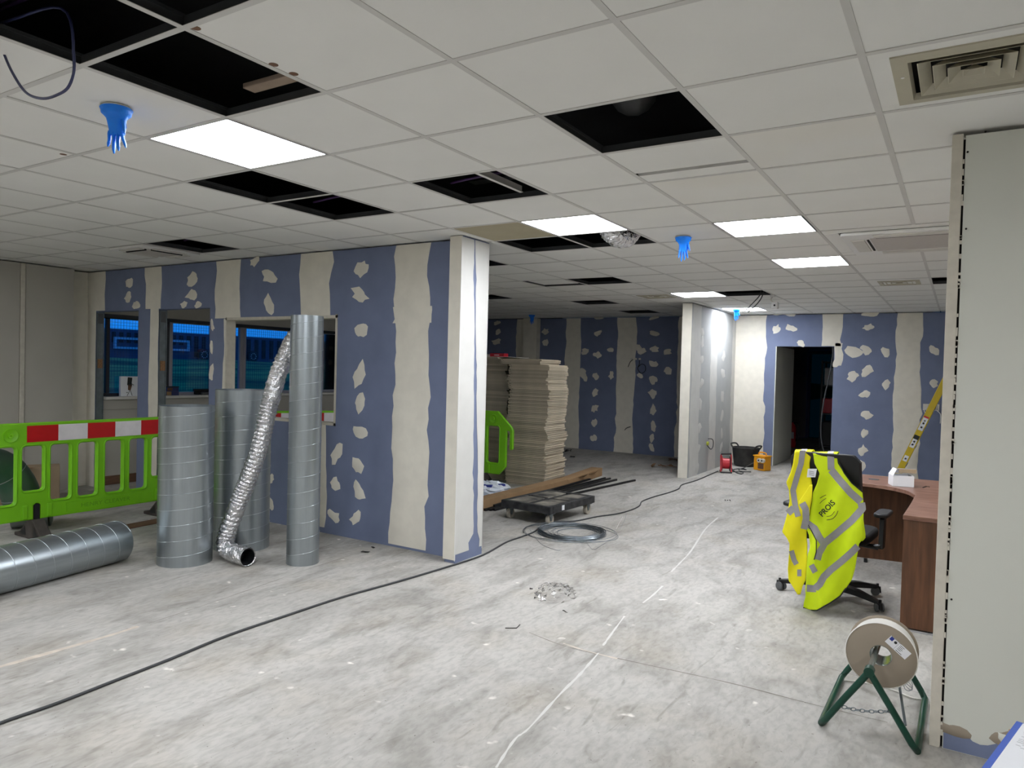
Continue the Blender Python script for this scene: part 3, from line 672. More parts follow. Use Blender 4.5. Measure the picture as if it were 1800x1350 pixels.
# ------------------------------------------------------------------ spiral ducts
def spiral_duct(L_, r, pitch, label, loc, name='spiral_duct', group='galvanised spiral ducts', phase=0.):
    t = thing(name, label, 'duct', loc, 0, group)
    n = 56
    mb = MB().lathe([(r, 0), (r, L_), (r-.004, L_), (r-.004, 0)], n=n, closed=True); mb.build('shell', 'galv', t, smooth=35)
    N = int(L_/pitch*40); pts = [((r+.0006)*cos(2*pi*(z/pitch)+phase) for z in ())]; pts = []
    for i in range(N+1):
        z = .004+(L_-.008)*i/N; a = 2*pi*z/pitch+phase; pts.append(((r+.0006)*cos(a), (r+.0006)*sin(a), z))
    MB().tube(pts, .0026, 5).build('lock_seam', 'galvseam', t, smooth=80)
    return t
d1 = spiral_duct(1.215, .200, .118, 'wide upright galvanised spiral duct, front left of the group, touching the barrier', (-4.78, .84, 0), phase=1)
d2 = spiral_duct(1.33, .224, .118, 'widest upright spiral duct behind the front one, foil hose in front of it', (-4.82, 1.39, 0), phase=2.2)
d3 = spiral_duct(1.935, .124, .119, 'tallest and thinnest upright spiral duct standing by the window opening', (-4.04, 1.36, 0), phase=.4)
d4 = spiral_duct(2.1, .155, .128, 'galvanised spiral duct lying on the floor at far left', (0, 0, 0), phase=.2)
a = Vector((-5.18, .54, .157)); b = Vector((-4.80, -1.52, .157))
d4.location = b; d4.rotation_euler = (a-b).to_track_quat('Z', 'Y').to_euler()
hose = MB(); flexduct(hose, [(-4.20, 1.55, 1.80), (-4.27, 1.46, 1.78), (-4.30, 1.40, 1.66), (-4.335, 1.34, 1.48), (-4.36, 1.27, 1.2), (-4.40, 1.2, .84), (-4.52, 1.15, .5), (-4.60, 1.10, .24), (-4.60, 1.07, .11), (-4.50, 1.05, .078), (-4.36, 1.03, .076), (-4.27, 1.025, .076)], .068, seed=3, amp=.06, n=24)
t = thing('flexible_hose', 'crumpled silver foil flexible hose leaning against the tallest duct, its end on the floor', 'hose', (0, 0, 0))
hose.build('foil_tube', 'foil', t)
MB().cyl((-4.40, 1.035, .076), (-4.268, 1.025, .076), .058, n=24, cap=False).build('lining', 'black', t)
MB().lathe([(.069, 0), (.071, .006), (.069, .012), (.063, .006)], c=(-4.278, 1.026, .076), axis=(1, -.04, 0), n=26, closed=True).build('cut_end', 'foil', t, smooth=60)

# ------------------------------------------------------------------ plastic chapter barriers
def make_barrier():
    t = thing('plastic_barrier', '', 'barrier', (0, 0, 0))
    outer = [(.13, 1.0), (1.86, 1.0), (2.08, .80), (2.10, .76), (2.10, .52), (2.085, .505), (2.065, .505), (2.055, .52), (2.055, .735), (2.04, .75), (2.0, .75), (2.0, .275), (1.9, .17), (1.665, .17), (1.665, .29), (1.65, .305), (1.625, .305), (1.61, .29), (1.61, .17), (.49, .17), (.49, .29), (.475, .305), (.45, .305), (.435, .29), (.435, .17), (.1, .17), (0, .275), (0, .87)]
    ops = [(.11, .29, .32), (.345, .51, .42), (.57, .73, .32), (.80, .96, .32), (1.04, 1.20, .32), (1.27, 1.43, .32), (1.49, 1.655, .42), (1.71, 1.89, .32)]
    outer = outer[::-1]
    vs, fs = plate(outer, [rrect(a, b, z, .80, .03, 3) for a, b, z in ops], .012, .010, 'panel')
    mb = MB().add([(x, z, y) for x, y, z in vs], fs); mb.build('panel', 'lime', t, smooth=40)
    for a, b, z in ops:                                                    # raised rims round the openings
        MB().tube([(x, -.022, y) for x, y in rrect(a-.012, b+.012, z-.012, .812, .036, 3)], .007, 6, closed=True).build('opening_rim', 'lime', t, smooth=80)
    for k in range(5):
        MB().box(.375+.25*k, .375+.25*(k+1)-.001, -.0255, -.0225, .835, .975).build('reflective_stripe', 'red' if k % 2 == 0 else 'whitestripe', t)
        MB().box(.375+.25*k, .375+.25*(k+1)-.001, .0225, .0255, .835, .975).build('reflective_stripe', 'red' if k % 2 == 0 else 'whitestripe', t)
    for x in (.25, 1.80):
        MB().lathe([(.058, 0), (.055, .012), (.042, .006), (.022, .002), (.020, .016), (.008, .016), (.0, .006)], c=(x, -.0215, .90), axis=(0, -1, 0), n=24).build('boss', 'lime', t, smooth=50)
    tv, tf = textmesh('HENRY CLEAVER', .052)
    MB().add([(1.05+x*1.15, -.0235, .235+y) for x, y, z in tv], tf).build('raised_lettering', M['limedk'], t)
    MB().tube([(x, -.022, y) for x, y in rrect(.70, 1.40, .19, .28, .008, 2)], .003, 5, closed=True).build('lettering_border', 'lime', t)
    for x in (.365, .56, 1.54, 1.735):
        MB().box(x-.022, x+.022, -.033, -.015, .18, .30).build('rib', 'lime', t, bevel=.008)
    for x in (.4625, 1.6375):
        f = MB().prism([(-.27, .0), (.27, .0), (.27, .03), (.17, .05), (.06, .15), (.035, .17), (-.035, .17), (-.06, .15), (-.17, .05), (-.27, .03)], lambda u, v, d: (x+d, u, v+.001), -.05, .05).build('foot', 'rubber', t, bevel=.008)
        MB().box(x-.021, x+.021, -.020, .020, .16, .30).build('foot_post', 'black', f)
        for s_ in (-1, 1):
            MB().prism([(s_*.06, .03), (s_*.16, .03), (s_*.08, .11)][::s_], lambda u, v, d: (x+d, u, v), .051, .053).build('foot_recess', 'black', f)
            MB().prism([(s_*.06, .03), (s_*.16, .03), (s_*.08, .11)][::s_], lambda u, v, d: (x+d, u, v), -.053, -.051).build('foot_recess', 'black', f)
    return t
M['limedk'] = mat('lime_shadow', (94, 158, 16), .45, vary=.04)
b1 = make_barrier(); b1.location = (-6.40, .055, 0); b1.rotation_euler = (0, 0, pi/2)
b1['label'] = 'lime green plastic barrier with red and white stripes behind the upright ducts'; b1['group'] = 'lime green barriers'
dup(b1, (-6.75, 2.62, 0), R(60), 'lime green barrier seen through the window-like opening of the blue partition')
dup(b1, (-6.70, 5.38, 0), 0, 'lime green barrier whose hooked end shows right of the partition column')
# ------------------------------------------------------------------ stacks of loose ceiling tiles
lt = bpy.data.meshes.new('mineral_tile')
q = MB().box(-.3, .3, -.3, .3, 0, .0185).box(-.275, .275, -.275, .275, .0185, .0238)
lt.from_pydata(q.v, [], q.f); lt.update(); lt.materials.append(M['loosetile'])
def stack(cx, cy, n, label, group, seed, rz0=0, tops=3):
    rnd = random.Random(seed); z = 0.0; dx = dy = 0
    for k in range(n):
        dx = .8*dx+rnd.uniform(-.014, .014); dy = .8*dy+rnd.uniform(-.012, .012)
        if rnd.random() < .12: dx += rnd.uniform(-.035, .035); dy += rnd.uniform(-.02, .02)
        o = bpy.data.objects.new('mineral_tile', lt); COL.objects.link(o)
        a = (.12 if k > n-1-tops else 0)
        o.location = (cx+dx-a*.9, cy+dy-a*.3, z); o.rotation_euler = (0, 0, rz0+rnd.uniform(-.03, .03)); tag(o, label, 'ceiling tile', group); z += .0239
    return z
z1 = stack(-4.62, 6.03, 71, 'loose ceiling tile in the taller front stack behind the black dolly', 'tiles in the front stack', 11, .04)
z2 = stack(-5.36, 6.22, 72, 'loose ceiling tile in the rear stack behind the green hooked barrier end', 'tiles in the rear stack', 12, .03, 2)
t = thing('plastic_sheet', 'thin white sheet lying on top of the rear tile stack', 'sheet', (-5.36, 6.2, z2))
MB().prism([(-.32, -.3), (.33, -.26), (.30, .3), (-.3, .3)], lambda u, v, d: (u, v, d), .0, .004).build('sheet', 'white', t)
t = thing('tool_box', 'small red box lying on top of the rear tile stack', 'box', (-5.32, 6.1, z2+.005))
MB().box(-.12, .12, -.06, .06, 0, .05).build('body', 'redplastic', t, bevel=.006); MB().box(-.125, .125, -.064, .064, .05, .058).build('lid', 'navy', t)
MB().box(-.04, .04, -.066, -.060, .018, .03).build('latch', 'white', t)
tag(MB().cyl((-5.54, 6.0, z2+.022), (-5.48, 6.12, z2+.022), .02, n=14).build('tape_roll', 'white', smooth=40), 'small white roll beside the red box on the rear tile stack', 'roll')

# long cardboard carton, black tubes, milky bag
t = thing('cardboard_carton', 'long flat brown cardboard carton on the floor along the tile stack', 'carton', (0, 0, 0))
P0, P1, P2 = Vector((-4.17, 3.86, 0)), Vector((-4.165, 5.95, 0)), Vector((-4.27, 7.25, 0))
def seg(a, b, wd, h0, h1, nm):
    d = (b-a).normalized(); n_ = Vector((-d.y, d.x, 0))*wd/2
    vs = [a+n_, a-n_, b-n_, b+n_]; vs = [tuple(v) for v in vs]+[(v.x, v.y, h) for v, h in zip(vs, (h0, h0, h1, h1))]
    return MB().add(vs, [(3, 2, 1, 0), (4, 5, 6, 7), (0, 1, 5, 4), (1, 2, 6, 5), (2, 3, 7, 6), (3, 0, 4, 7)]).build(nm, 'card', t, bevel=.004)
seg(P0, P1, .17, .115, .11, 'box'); seg(P1+Vector((-.004, .004, 0)), P2, .17, .10, .12, 'box_end')
for k in range(2):
    a = P2+Vector((.09+.03*k, -.55-.4*k, .05))
    MB().prism([(0, 0), (.05, .02), (.08, .22), (.01, .25)], lambda u, v, d: (a.x+u, a.y+v, .06+d+u*.7), 0, .004).build('torn_flap', 'card', t)
for k, (a, b) in enumerate((((-4.06, 3.95), (-4.02, 7.0)), ((-4.02, 3.99), (-3.95, 7.02)), ((-3.985, 4.02), (-3.83, 6.97)), ((-3.90, 4.35), (-3.60, 7.1)), ((-4.04, 4.1), (-4.07, 6.6)))):
    a = Vector((*a, .014+(.026 if k == 4 else 0))); b = Vector((*b, a.z))
    d = (b-a).normalized(); n_ = Vector((-d.y, d.x, 0))*.0125; u_ = Vector((0, 0, .0125))
    vs = [a+n_+u_, a-n_+u_, a-n_-u_, a+n_-u_, b+n_+u_, b-n_+u_, b-n_-u_, b+n_-u_]
    tag(MB().add(vs, [(0, 1, 2, 3), (7, 6, 5, 4), (0, 4, 5, 1), (1, 5, 6, 2), (2, 6, 7, 3), (3, 7, 4, 0)]).build('black_tube', 'black'), ('black square tube lying on the floor closest to the brown carton', 'second black square tube from the brown carton', 'third black square tube from the brown carton', 'black square tube farthest right, passing under the dolly, apart from the others', 'black square tube lying on top of the others by the carton')[k], 'tube', 'black tubes beside the carton')
t = thing('plastic_bag', 'crumpled milky plastic bag with blue print on the floor behind the carton', 'bag', (-4.60, 4.84, 0))
n = 18; rnd = random.Random(4)
def lump(nu, nv, rx, ry, h, amp, rnd):
    vs = []; fs = []
    for i in range(nv+1):
        e = i/nv
        for k in range(nu):
            a = 2*pi*k/nu; r = cos(e*pi/2)**.6; j = 1+rnd.uniform(-amp, amp)
            vs.append((rx*r*cos(a)*j, ry*r*sin(a)*j, max(.002, h*sin(e*pi/2)*(1+rnd.uniform(-amp, amp)))))
    for i in range(nv):
        for k in range(nu): fs.append((i*nu+k, i*nu+(k+1) % nu, (i+1)*nu+(k+1) % nu, (i+1)*nu+k))
    return vs, fs
MB().add(*lump(22, 8, .25, .30, .15, .16, rnd)).build('bag', 'bagfilm', t)
MB().add(*lump(14, 5, .15, .18, .09, .2, rnd)).build('contents', 'white', t)
for k, (x, y, rz) in enumerate(((.04, -.17, .3), (.12, -.0, 1.1), (-.02, .08, -.2))):
    MB().box(x-.10, x+.10, y-.025, y+.025, .125-.01*k, .150-.01*k, rz=rz).build('printed_band', 'inkblue', t)

# ------------------------------------------------------------------ platform dolly
t = thing('platform_dolly', 'dusty black platform dolly on four castors beside the wire coil', 'dolly', (-3.385, 4.17, 0), R(-4))
hw, hl = .305, .45
mb = MB()
for a in ((-hw, hw, -hl, -hl+.05), (-hw, hw, hl-.05, hl), (-hw, -hw+.05, -hl+.05, hl-.05), (hw-.05, hw, -hl+.05, hl-.05)): mb.box(*a, .122, .198)
mb.build('frame', 'dollyblk', t, bevel=.006)
mb = MB().box(-.03, .03, -hl+.05, hl-.05, .14, .183).box(-hw+.05, -.03, -.03, .03, .14, .183).box(.03, hw-.05, -.03, .03, .14, .183); mb.build('cross_rail', 'dollyblk', t)
for sx in (-1, 1):
    for sy in (-1, 1):
        x, y = sx*.151, sy*.221; hx, hy = .116, .186
        MB().box(x-hx, x+hx, y-hy, y+hy, .13, .192).build('deck_panel', 'dolly', t, bevel=.006)
        cx, cy = sx*.245, sy*.375
        ca = MB().box(cx-.045, cx+.045, cy-.045, cy+.045, .112, .122).build('castor', 'stud', t)
        for q in (-1, 1): MB().prism([(-.035, .113), (.035, .113), (.012, .042), (-.012, .042)], lambda u, v, d: (cx+d, cy+u, v), q*.026-.002, q*.026+.002).build('fork', 'stud', ca)
        MB().lathe([(.012, -.02), (.050, -.02), (.054, -.012), (.054, .012), (.050, .02), (.012, .02)], c=(cx, cy+.01, .054), axis=(1, 0, 0), n=28).build('wheel', 'wheel', ca, smooth=40)
MB().box(hw, hw+.002, -hl+.22, -hl+.265, .135, .185).build('label_sticker', 'paper', t)

# wire coil
t = thing('wire_coil', 'loose coil of thin galvanised wire on the floor before the dolly', 'wire coil', (-2.81, 3.59, 0))
rnd = random.Random(9); mb = MB()
for k in range(24):
    r = rnd.uniform(.285, .325); ex = rnd.uniform(-.012, .012); ey = rnd.uniform(-.012, .012); z = rnd.uniform(.004, .035); ph = rnd.uniform(0, 6.28)
    mb.tube([(ex+r*cos(a)*1.02, ey+r*sin(a), z+.008*sin(2*a+ph)) for a in [2*pi*q/48 for q in range(48)]], .0022, 4, closed=True)
mb.build('wound_wire', 'wire', t, smooth=80)
for k, (ex, ey, r) in enumerate(((-.10, -.03, .37), (-.07, -.06, .38), (.06, .02, .37), (.09, .0, .36), (-.02, .05, .24), (.03, .02, .22), (.05, -.02, .20), (.08, .03, .23), (-.05, -.1, .38), (-.10, -.06, .34), (.0, -.04, .26), (.04, .0, .18), (-.04, .02, .28), (.10, .03, .31))):
    ph = rnd.uniform(0, 6)
    MB().tube([(ex+r*cos(a), ey+r*sin(a)*.96, .004+.012*(1+sin(a+ph))) for a in [2*pi*q/56 for q in range(57)]], .0021, 5).build('loose_loop', 'wire', t, smooth=80)
for pts in ([(820, 835), (1045, 862), (1110, 840)],):
    pass
P = [AF(x, y, .004)-Vector(t.location) for x, y in ((1032, 955), (1040, 965), (1046, 966), (1058, 958), (1066, 953))]
MB().tube(P, .0016, 4).build('bent_end', 'wire', t)
P = [AF(x, y, .004)-Vector(t.location) for x, y in ((931, 930), (950, 955), (975, 966), (985, 967))]
MB().tube(smoothpath(P), .0016, 4).build('bent_end', 'wire', t)
P = [AF(x, y, .004) for x, y in ((1102, 899), (1098, 915), (1090, 930))]
tag(MB().tube(P, .0015, 4).build('wire_offcut', 'wire'), 'short wire offcut on the floor right of the wire coil', 'wire')
P = [AF(x, y, .004) for x, y in ((1095, 908), (1088, 920), (1083, 930))]
tag(MB().tube(P, .0022, 4).build('cable_tie', 'white'), 'white cable tie on the floor right of the wire coil', 'cable tie')

# clear film
rnd = random.Random(2); vs, fs = lump(34, 12, .125, .15, .075, .2, rnd)
tag(MB().add(vs, fs).build('clear_film', 'film', loc=(-2.02, 1.80, .001)), 'crumpled ball of clear plastic film on the bare floor', 'plastic film')

# cable along the floor
P = [AF(x, y, .008) for x, y in ((-60, 1298), (0, 1271), (100, 1236), (200, 1197), (300, 1158), (400, 1117), (500, 1083), (600, 1050), (700, 1022), (797, 993), (850, 975), (890, 953), (918, 943), (940, 934), (957, 921), (975, 917), (1010, 916), (1050, 908), (1085, 903), (1110, 896), (1124, 889), (1129, 881), (1150, 873), (1175, 866), (1193, 859), (1199, 852), (1225, 844), (1248, 834), (1262, 828))]
tag(MB().tube(smoothpath(P, 5), .0075, 8).build('floor_cable', 'cable', smooth=80), 'dark flat-lying cable running from lower left past the partition column to the red reel', 'cable')

# ------------------------------------------------------------------ tools in the far corner
t = thing('cable_reel', 'red plastic extension cable reel with a black handle by the divider wall', 'cable reel', (-2.83, 8.98, 0), R(20))
MB().cyl((-.055, 0, .14), (.055, 0, .14), .085, n=28).build('drum', 'redplastic', t, smooth=40)
for s_ in (-1, 1): MB().lathe([(.02, 0), (.115, 0), (.118, .004), (.115, .01), (.02, .01)], c=(s_*.06-.005, 0, .14), axis=(1, 0, 0), n=30).build('flange', 'redplastic' if s_ < 0 else 'black', t, smooth=40)
for s_ in (-1, 1):
    MB().tube(smoothpath([(s_*.08, -.10, .012), (s_*.08, -.02, .14), (s_*.08, 0, .25), (s_*.07, 0, .29)]), .010, 8).build('side_frame', 'redplastic', t, smooth=60)
    MB().tube([(s_*.08, -.12, .011), (s_*.08, .12, .011)], .011, 8).build('foot_bar', 'black', t, smooth=60)
MB().tube([(-.08, 0, .29), (.08, 0, .30)], .016, 10).build('handle', 'black', t, smooth=60)
MB().tube([(-.08, -.12, .011), (.08, -.12, .011)], .011, 8).build('foot_bar', 'black', t, smooth=60)
P = [AF(x, y, .008) for x, y in ((1285, 822), (1293, 830), (1303, 833), (1306, 830), (1290, 829), (1288, 826), (1298, 824), (1312, 826), (1305, 823))]
tag(MB().tube(smoothpath(P), .008, 8).build('coiled_lead', 'cable', smooth=80), 'looped dark lead on the floor between the red reel and the yellow box', 'cable')
t = thing('rubber_bucket', 'plaster-stained black rubber bucket in the corner behind the yellow box', 'bucket', (-2.78, 10.02, 0))
MB().lathe([(.16, 0), (.19, .02), (.225, .30), (.232, .315), (.222, .32), (.215, .30), (.185, .03), (0, .02)], n=32).build('body', 'bucket', t, smooth=45)
for a in (2.7, -.4):
    MB().tube(smoothpath([(.22*cos(a-.35), .22*sin(a-.35), .29), (.27*cos(a-.25), .27*sin(a-.25), .36), (.27*cos(a+.25), .27*sin(a+.25), .36), (.22*cos(a+.35), .22*sin(a+.35), .29)]), .013, 8).build('handle', 'bucket', t, smooth=60)
MB().lathe([(0, .24), (.20, .25)], n=24).build('dried_plaster', 'drum', t)
t = thing('site_transformer', 'amber yellow site transformer box with a carry handle before the bucket', 'transformer', (-2.42, 9.66, 0), R(-25))
MB().prism([(-.11, 0), (.11, 0), (.105, .23), (-.105, .23)], lambda u, v, d: (u, d, v), -.085, .085).build('case', 'yellowbox', t, bevel=.012)
MB().box(-.118, .118, -.095, .095, .225, .245).build('lid', 'yellowbox', t, bevel=.008)
MB().tube(smoothpath([(-.07, 0, .235), (-.06, 0, .285), (.06, 0, .285), (.07, 0, .235)]), .011, 8).build('handle', 'yellowbox', t, smooth=60)
for x in (.02, .085):
    s_ = MB().cyl((x, -.08, .17), (x, -.125, .17), .033, n=20).build('socket', 'offwhite', t, smooth=40); MB().cyl((x, -.1255, .17), (x, -.128, .17), .014, n=12).build('plug_hole', 'ink', s_)
MB().box(-.02, .09, -.089, -.0855, .03, .12).build('rating_plate', 'timberdk', t)
tag(MB().tube(smoothpath([(-2.528, 9.705, .13), (-2.66, 9.5, .04), (-2.72, 9.35, .008), (-2.62, 9.2, .008), (-2.5, 9.25, .008)]), .007, 8).build('power_lead', 'cable', smooth=80), 'dark power lead sagging from the yellow transformer to the floor', 'cable')
# socket with a lead on the divider, wire ends on the far wall
t = thing('wall_cable', 'loop of grey cable with a yellow-green end poking out of the divider wall', 'cable', (DXF, 8.83, .45))
MB().cyl((0, 0, 0), (.03, 0, 0), .03, n=16).build('grommet', 'yellowbox', t, smooth=40); t.children[0].data.materials[0] = mat('yellow_green', (170, 176, 60), .5)
MB().tube(smoothpath([(.0, .0, -.02), (.05, .04, -.09), (.06, .13, -.06), (.06, .14, .03), (.05, .08, .07), (.0, .05, .07)]), .007, 8).build('cable_loop', 'cable', t, smooth=80)
def wires(px, py, pts, lab, r=.006, m='black', Y=FY):
    P = [AY(x, y, Y-.04) for x, y in pts]; P[0].y = Y+.01
    return tag(MB().tube(smoothpath(P), r, 6).build('wall_cable', m, smooth=80), lab, 'cable')
wires(0, 0, [(1112, 631), (1108, 636), (1104, 645)], 'short black wire end poking from the dim far wall, left of the small socket boxes')
wires(0, 0, [(1122, 632), (1124, 640), (1121, 648), (1127, 656), (1134, 652), (1134, 643), (1128, 640), (1122, 645)], 'looped black cable hanging on the dim far wall under the socket boxes')
wires(0, 0, [(1108, 750), (1102, 752), (1098, 756)], 'low black wire end on the dim far wall near the floor')
for k, px in enumerate((1110, 1118, 1125)):
    p = AY(px, 631, FY); tag(MB().box(p.x-.022, p.x+.022, FY-.02, FY-.0005, p.z-.018, p.z+.018).build('socket_box', 'offwhite', bevel=.004), ('left', 'middle', 'right')[k]+' one of three small pale socket boxes on the dim far wall', 'socket', 'socket boxes on the dim wall')
p = AY(1638, 716, FY)
t = thing('back_box', 'white double back box with loose wires on the far wall behind the yellow ladder', 'socket', (p.x, FY, p.z))
MB().box(-.12, .10, -.008, -.0005, -.05, .05).build('plate', 'offwhite', t); MB().box(-.05, .08, -.012, -.008, -.04, .04).build('recess', 'grey', t)
for pts in ([(-.06, -.02, -.03), (-.10, -.05, -.06), (-.05, -.06, -.12)], [(.05, -.02, 0), (.02, -.06, -.06), (-.03, -.05, .02)], [(.06, -.02, -.04), (.12, -.05, -.1), (.12, -.05, -.24)]):
    MB().tube(smoothpath(pts), .006, 6).build('wire_end', 'white' if pts[0][0] != .05 else 'black', t, smooth=80)
P = [AY(x, y, FY+.06) for x, y in ((1463, 608), (1464, 622), (1458, 660), (1448, 705), (1443, 750), (1445, 782), (1452, 800), (1456, 812))]
tag(MB().tube(smoothpath(P), .011, 8).build('door_cable', 'cable', smooth=80), 'dark cable hanging down inside the right edge of the dark doorway', 'cable')
# scraps on the floor
def scrap(px, py, r, lab, m='debris', n=7, h=.012, group=None):
    p = AF(px, py); rnd = random.Random(px); vs = []
    mb = MB()
    for q in range(n):
        x = p.x+rnd.gauss(0, r*.5); y = p.y+rnd.gauss(0, r*.7); a = rnd.uniform(0, pi); l = r*rnd.uniform(.2, .6); wd = l*rnd.uniform(.15, .5); z = .002+q*.0012
        c_, s_ = cos(a), sin(a); k = [(l*c_-wd*s_, l*s_+wd*c_), (-l*c_-wd*s_, -l*s_+wd*c_), (-l*c_+wd*s_, -l*s_-wd*c_), (l*c_+wd*s_, l*s_-wd*c_)]
        hh = [rnd.uniform(0, h) for _ in k]
        mb.add([(x+u, y+v, z+e) for (u, v), e in zip(k, hh)]+[(x+u, y+v, z+e+.002) for (u, v), e in zip(k, hh)], [(0, 1, 2, 3), (7, 6, 5, 4), (0, 4, 5, 1), (1, 5, 6, 2), (2, 6, 7, 3), (3, 7, 4, 0)])
    return tag(mb.build('floor_scrap', m), lab, 'debris', group)
scrap(1166, 822, .16, 'torn brown cardboard scraps on the floor before the divider wall end', n=12, h=.05)
scrap(1155, 797, .22, 'heap of dark brown scraps at the foot of the dim far wall', 'timberdk', n=14, h=.08)
scrap(1190, 811, .15, 'dark brown offcuts lying close to the divider wall end', 'timberdk', n=8, h=.04)
scrap(1000, 794, .12, 'dark scrap on the floor just right of the tile stack', 'dark', n=5, h=.03)
scrap(1006, 804, .08, 'second small dark scrap nearer the tile stack', 'dark', n=3, h=.02)
scrap(1277, 882, .03, 'small dark blob on the open floor right of the white streak', 'dark', n=3, h=.02)
tag(MB().tube([AF(x, y, .003) for x, y in ((888, 1104), (908, 1104), (914, 1098))], .0025, 5).build('floor_twig', 'dark'), 'thin bent dark strip on the floor left of the slab joint', 'debris')
scrap(992, 1077, .025, 'small dark fragment below the clear film', 'dark', n=2, h=.01)
scrap(650, 966, .06, 'thin wire staple on the floor at the foot of the blue partition', 'dark', n=2, h=.004)
scrap(935, 1035, .02, 'tiny dark stick left of the clear film', 'dark', n=2, h=.006)
# wooden sleeper strip on the floor by the barrier foot
t = tag(MB().box(-6.28, -6.12, .1, 1.9, .001, .012, rz=R(4)).build('floor_board', 'timberdk', bevel=.002), 'flat dark timber strip on the floor in front of the barrier feet', 'board')
# ------------------------------------------------------------------ office chair
CR = R(-5); CH = thing('office_chair', 'black office chair on castors with a hi-vis vest over its back', 'chair', (-.415, 2.98, 0), CR)
for k in range(5):
    a = R(-24+72*k); d = Vector((cos(a), sin(a), 0)); n_ = Vector((-d.y, d.x, 0))
    mb = MB(); P = [(.03, .115, .032, .055), (.19, .108, .026, .045), (.32, .082, .02, .03), (.36, .075, .02, .03)]
    vs = []
    for r_, z, wd, h in P: vs += [d*r_+n_*wd+Vector((0, 0, z)), d*r_-n_*wd+Vector((0, 0, z)), d*r_-n_*wd*.8+Vector((0, 0, z-h)), d*r_+n_*wd*.8+Vector((0, 0, z-h))]
    fs = [(0, 1, 2, 3), (15, 14, 13, 12)]+[(4*i+q, 4*i+(q+1) % 4, 4*i+4+(q+1) % 4, 4*i+4+q) for i in range(3) for q in range(4)]
    lg = mb.add(vs, fs).build('base_leg', 'black', CH, bevel=.006)
    c_ = d*.358; b = a+.9; e = Vector((cos(b), sin(b), 0)); f_ = Vector((-e.y, e.x, 0))
    MB().cyl(c_+Vector((0, 0, .085)), c_+Vector((0, 0, .045)), .009, n=8).build('castor_stem', 'black', lg)
    for s_ in (-1, 1):
        cc = c_+f_*.014+Vector((0, 0, .031)); MB().lathe([(.006, s_*.010), (.026, s_*.010), (.030, s_*.014), (.030, s_*.024), (.022, s_*.028), (.006, s_*.028)], c=cc, axis=e, n=22).build('castor_wheel', 'castor', lg, smooth=40)
    MB().prism([(-.025, .02), (.03, .03), (.02, .06), (-.02, .066)], lambda u, v, q: tuple(c_+f_*u+e*q+Vector((0, 0, v))), -.009, .009).build('castor_hood', 'black', lg)
MB().lathe([(.045, .05), (.045, .11), (.028, .115), (.028, .25), (.018, .25), (.018, .40), (0, .40)], n=20).build('gas_column', 'black', CH, smooth=40)
MB().box(-.09, .09, -.16, .12, .385, .43).build('mechanism', 'black', CH, bevel=.012)
MB().tube([(.06, .02, .40), (.22, .04, .385), (.27, .05, .38)], .009, 8).build('height_lever', 'black', CH, smooth=60)
MB().prism(rrect(-.245, .245, -.22, .25, .09, 5), lambda u, v, d: (u, v+.02, d), .43, .50).build('seat', 'blackfab', CH, bevel=.022, smooth=60, bseg=3)
def backpt(u, v, d): zz = .56+v; return (u, -.235-.19*(v/.5)*.85+.03*(1-(u/.22)**2)*-1+d, zz)
vs = []; fs = []; nu, nv = 12, 12
for side, dd in ((0, 0.0), (1, .055)):
    for j in range(nv+1):
        for i in range(nu+1):
            u = -.22+.44*i/nu; v = .50*j/nv
            corner = max(0, abs(u)-.17)/.05; q = max(0, v-.45)/.05
            if corner > 0 and q > 0: v -= .05*(1-math.sqrt(max(0, 1-min(1, corner)**2)))*q
            vs.append(backpt(u, v, dd))
m_ = (nu+1)*(nv+1)
for j in range(nv):
    for i in range(nu):
        a = j*(nu+1)+i; fs.append((a, a+1, a+nu+2, a+nu+1)); fs.append((m_+a+nu+1, m_+a+nu+2, m_+a+1, m_+a))
ed = [i for i in range(nu+1)]+[(j+1)*(nu+1)+nu for j in range(nv)]+[nv*(nu+1)+nu-1-i for i in range(nu)]+[(nv-1-j)*(nu+1) for j in range(nv-1)]
for q in range(len(ed)):
    a, b = ed[q], ed[(q+1) % len(ed)]; fs.append((a, m_+a, m_+b, b))
BK = MB().add(vs, fs).build('backrest', 'black', CH, smooth=35, bevel=.008)
MB().box(-.04, .04, -.30, -.10, .36, .40).box(-.035, .035, -.315, -.27, .36, .72).build('back_support', 'black', CH, bevel=.01)
for s_ in (-1, 1):
    ar = MB().tube(smoothpath([(s_*.10, -.03, .415), (s_*.24, -.03, .41), (s_*.30, -.03, .42)]), .026, 10, flat=.6).build('arm_bracket', 'black', CH, smooth=60)
    MB().prism([(-.045, .40), (.035, .40), (.055, .62), (.0, .63), (-.02, .60)], lambda u, v, d: (s_*.30+d, u, v), -.016, .016).build('arm_post', 'black', ar, bevel=.006)
    MB().prism(rrect(-.045, .045, -.13, .13, .04, 5), lambda u, v, d: (s_*.30+u, v+.02, d), .622, .65).build('arm_pad', 'black', ar, bevel=.009, smooth=60)

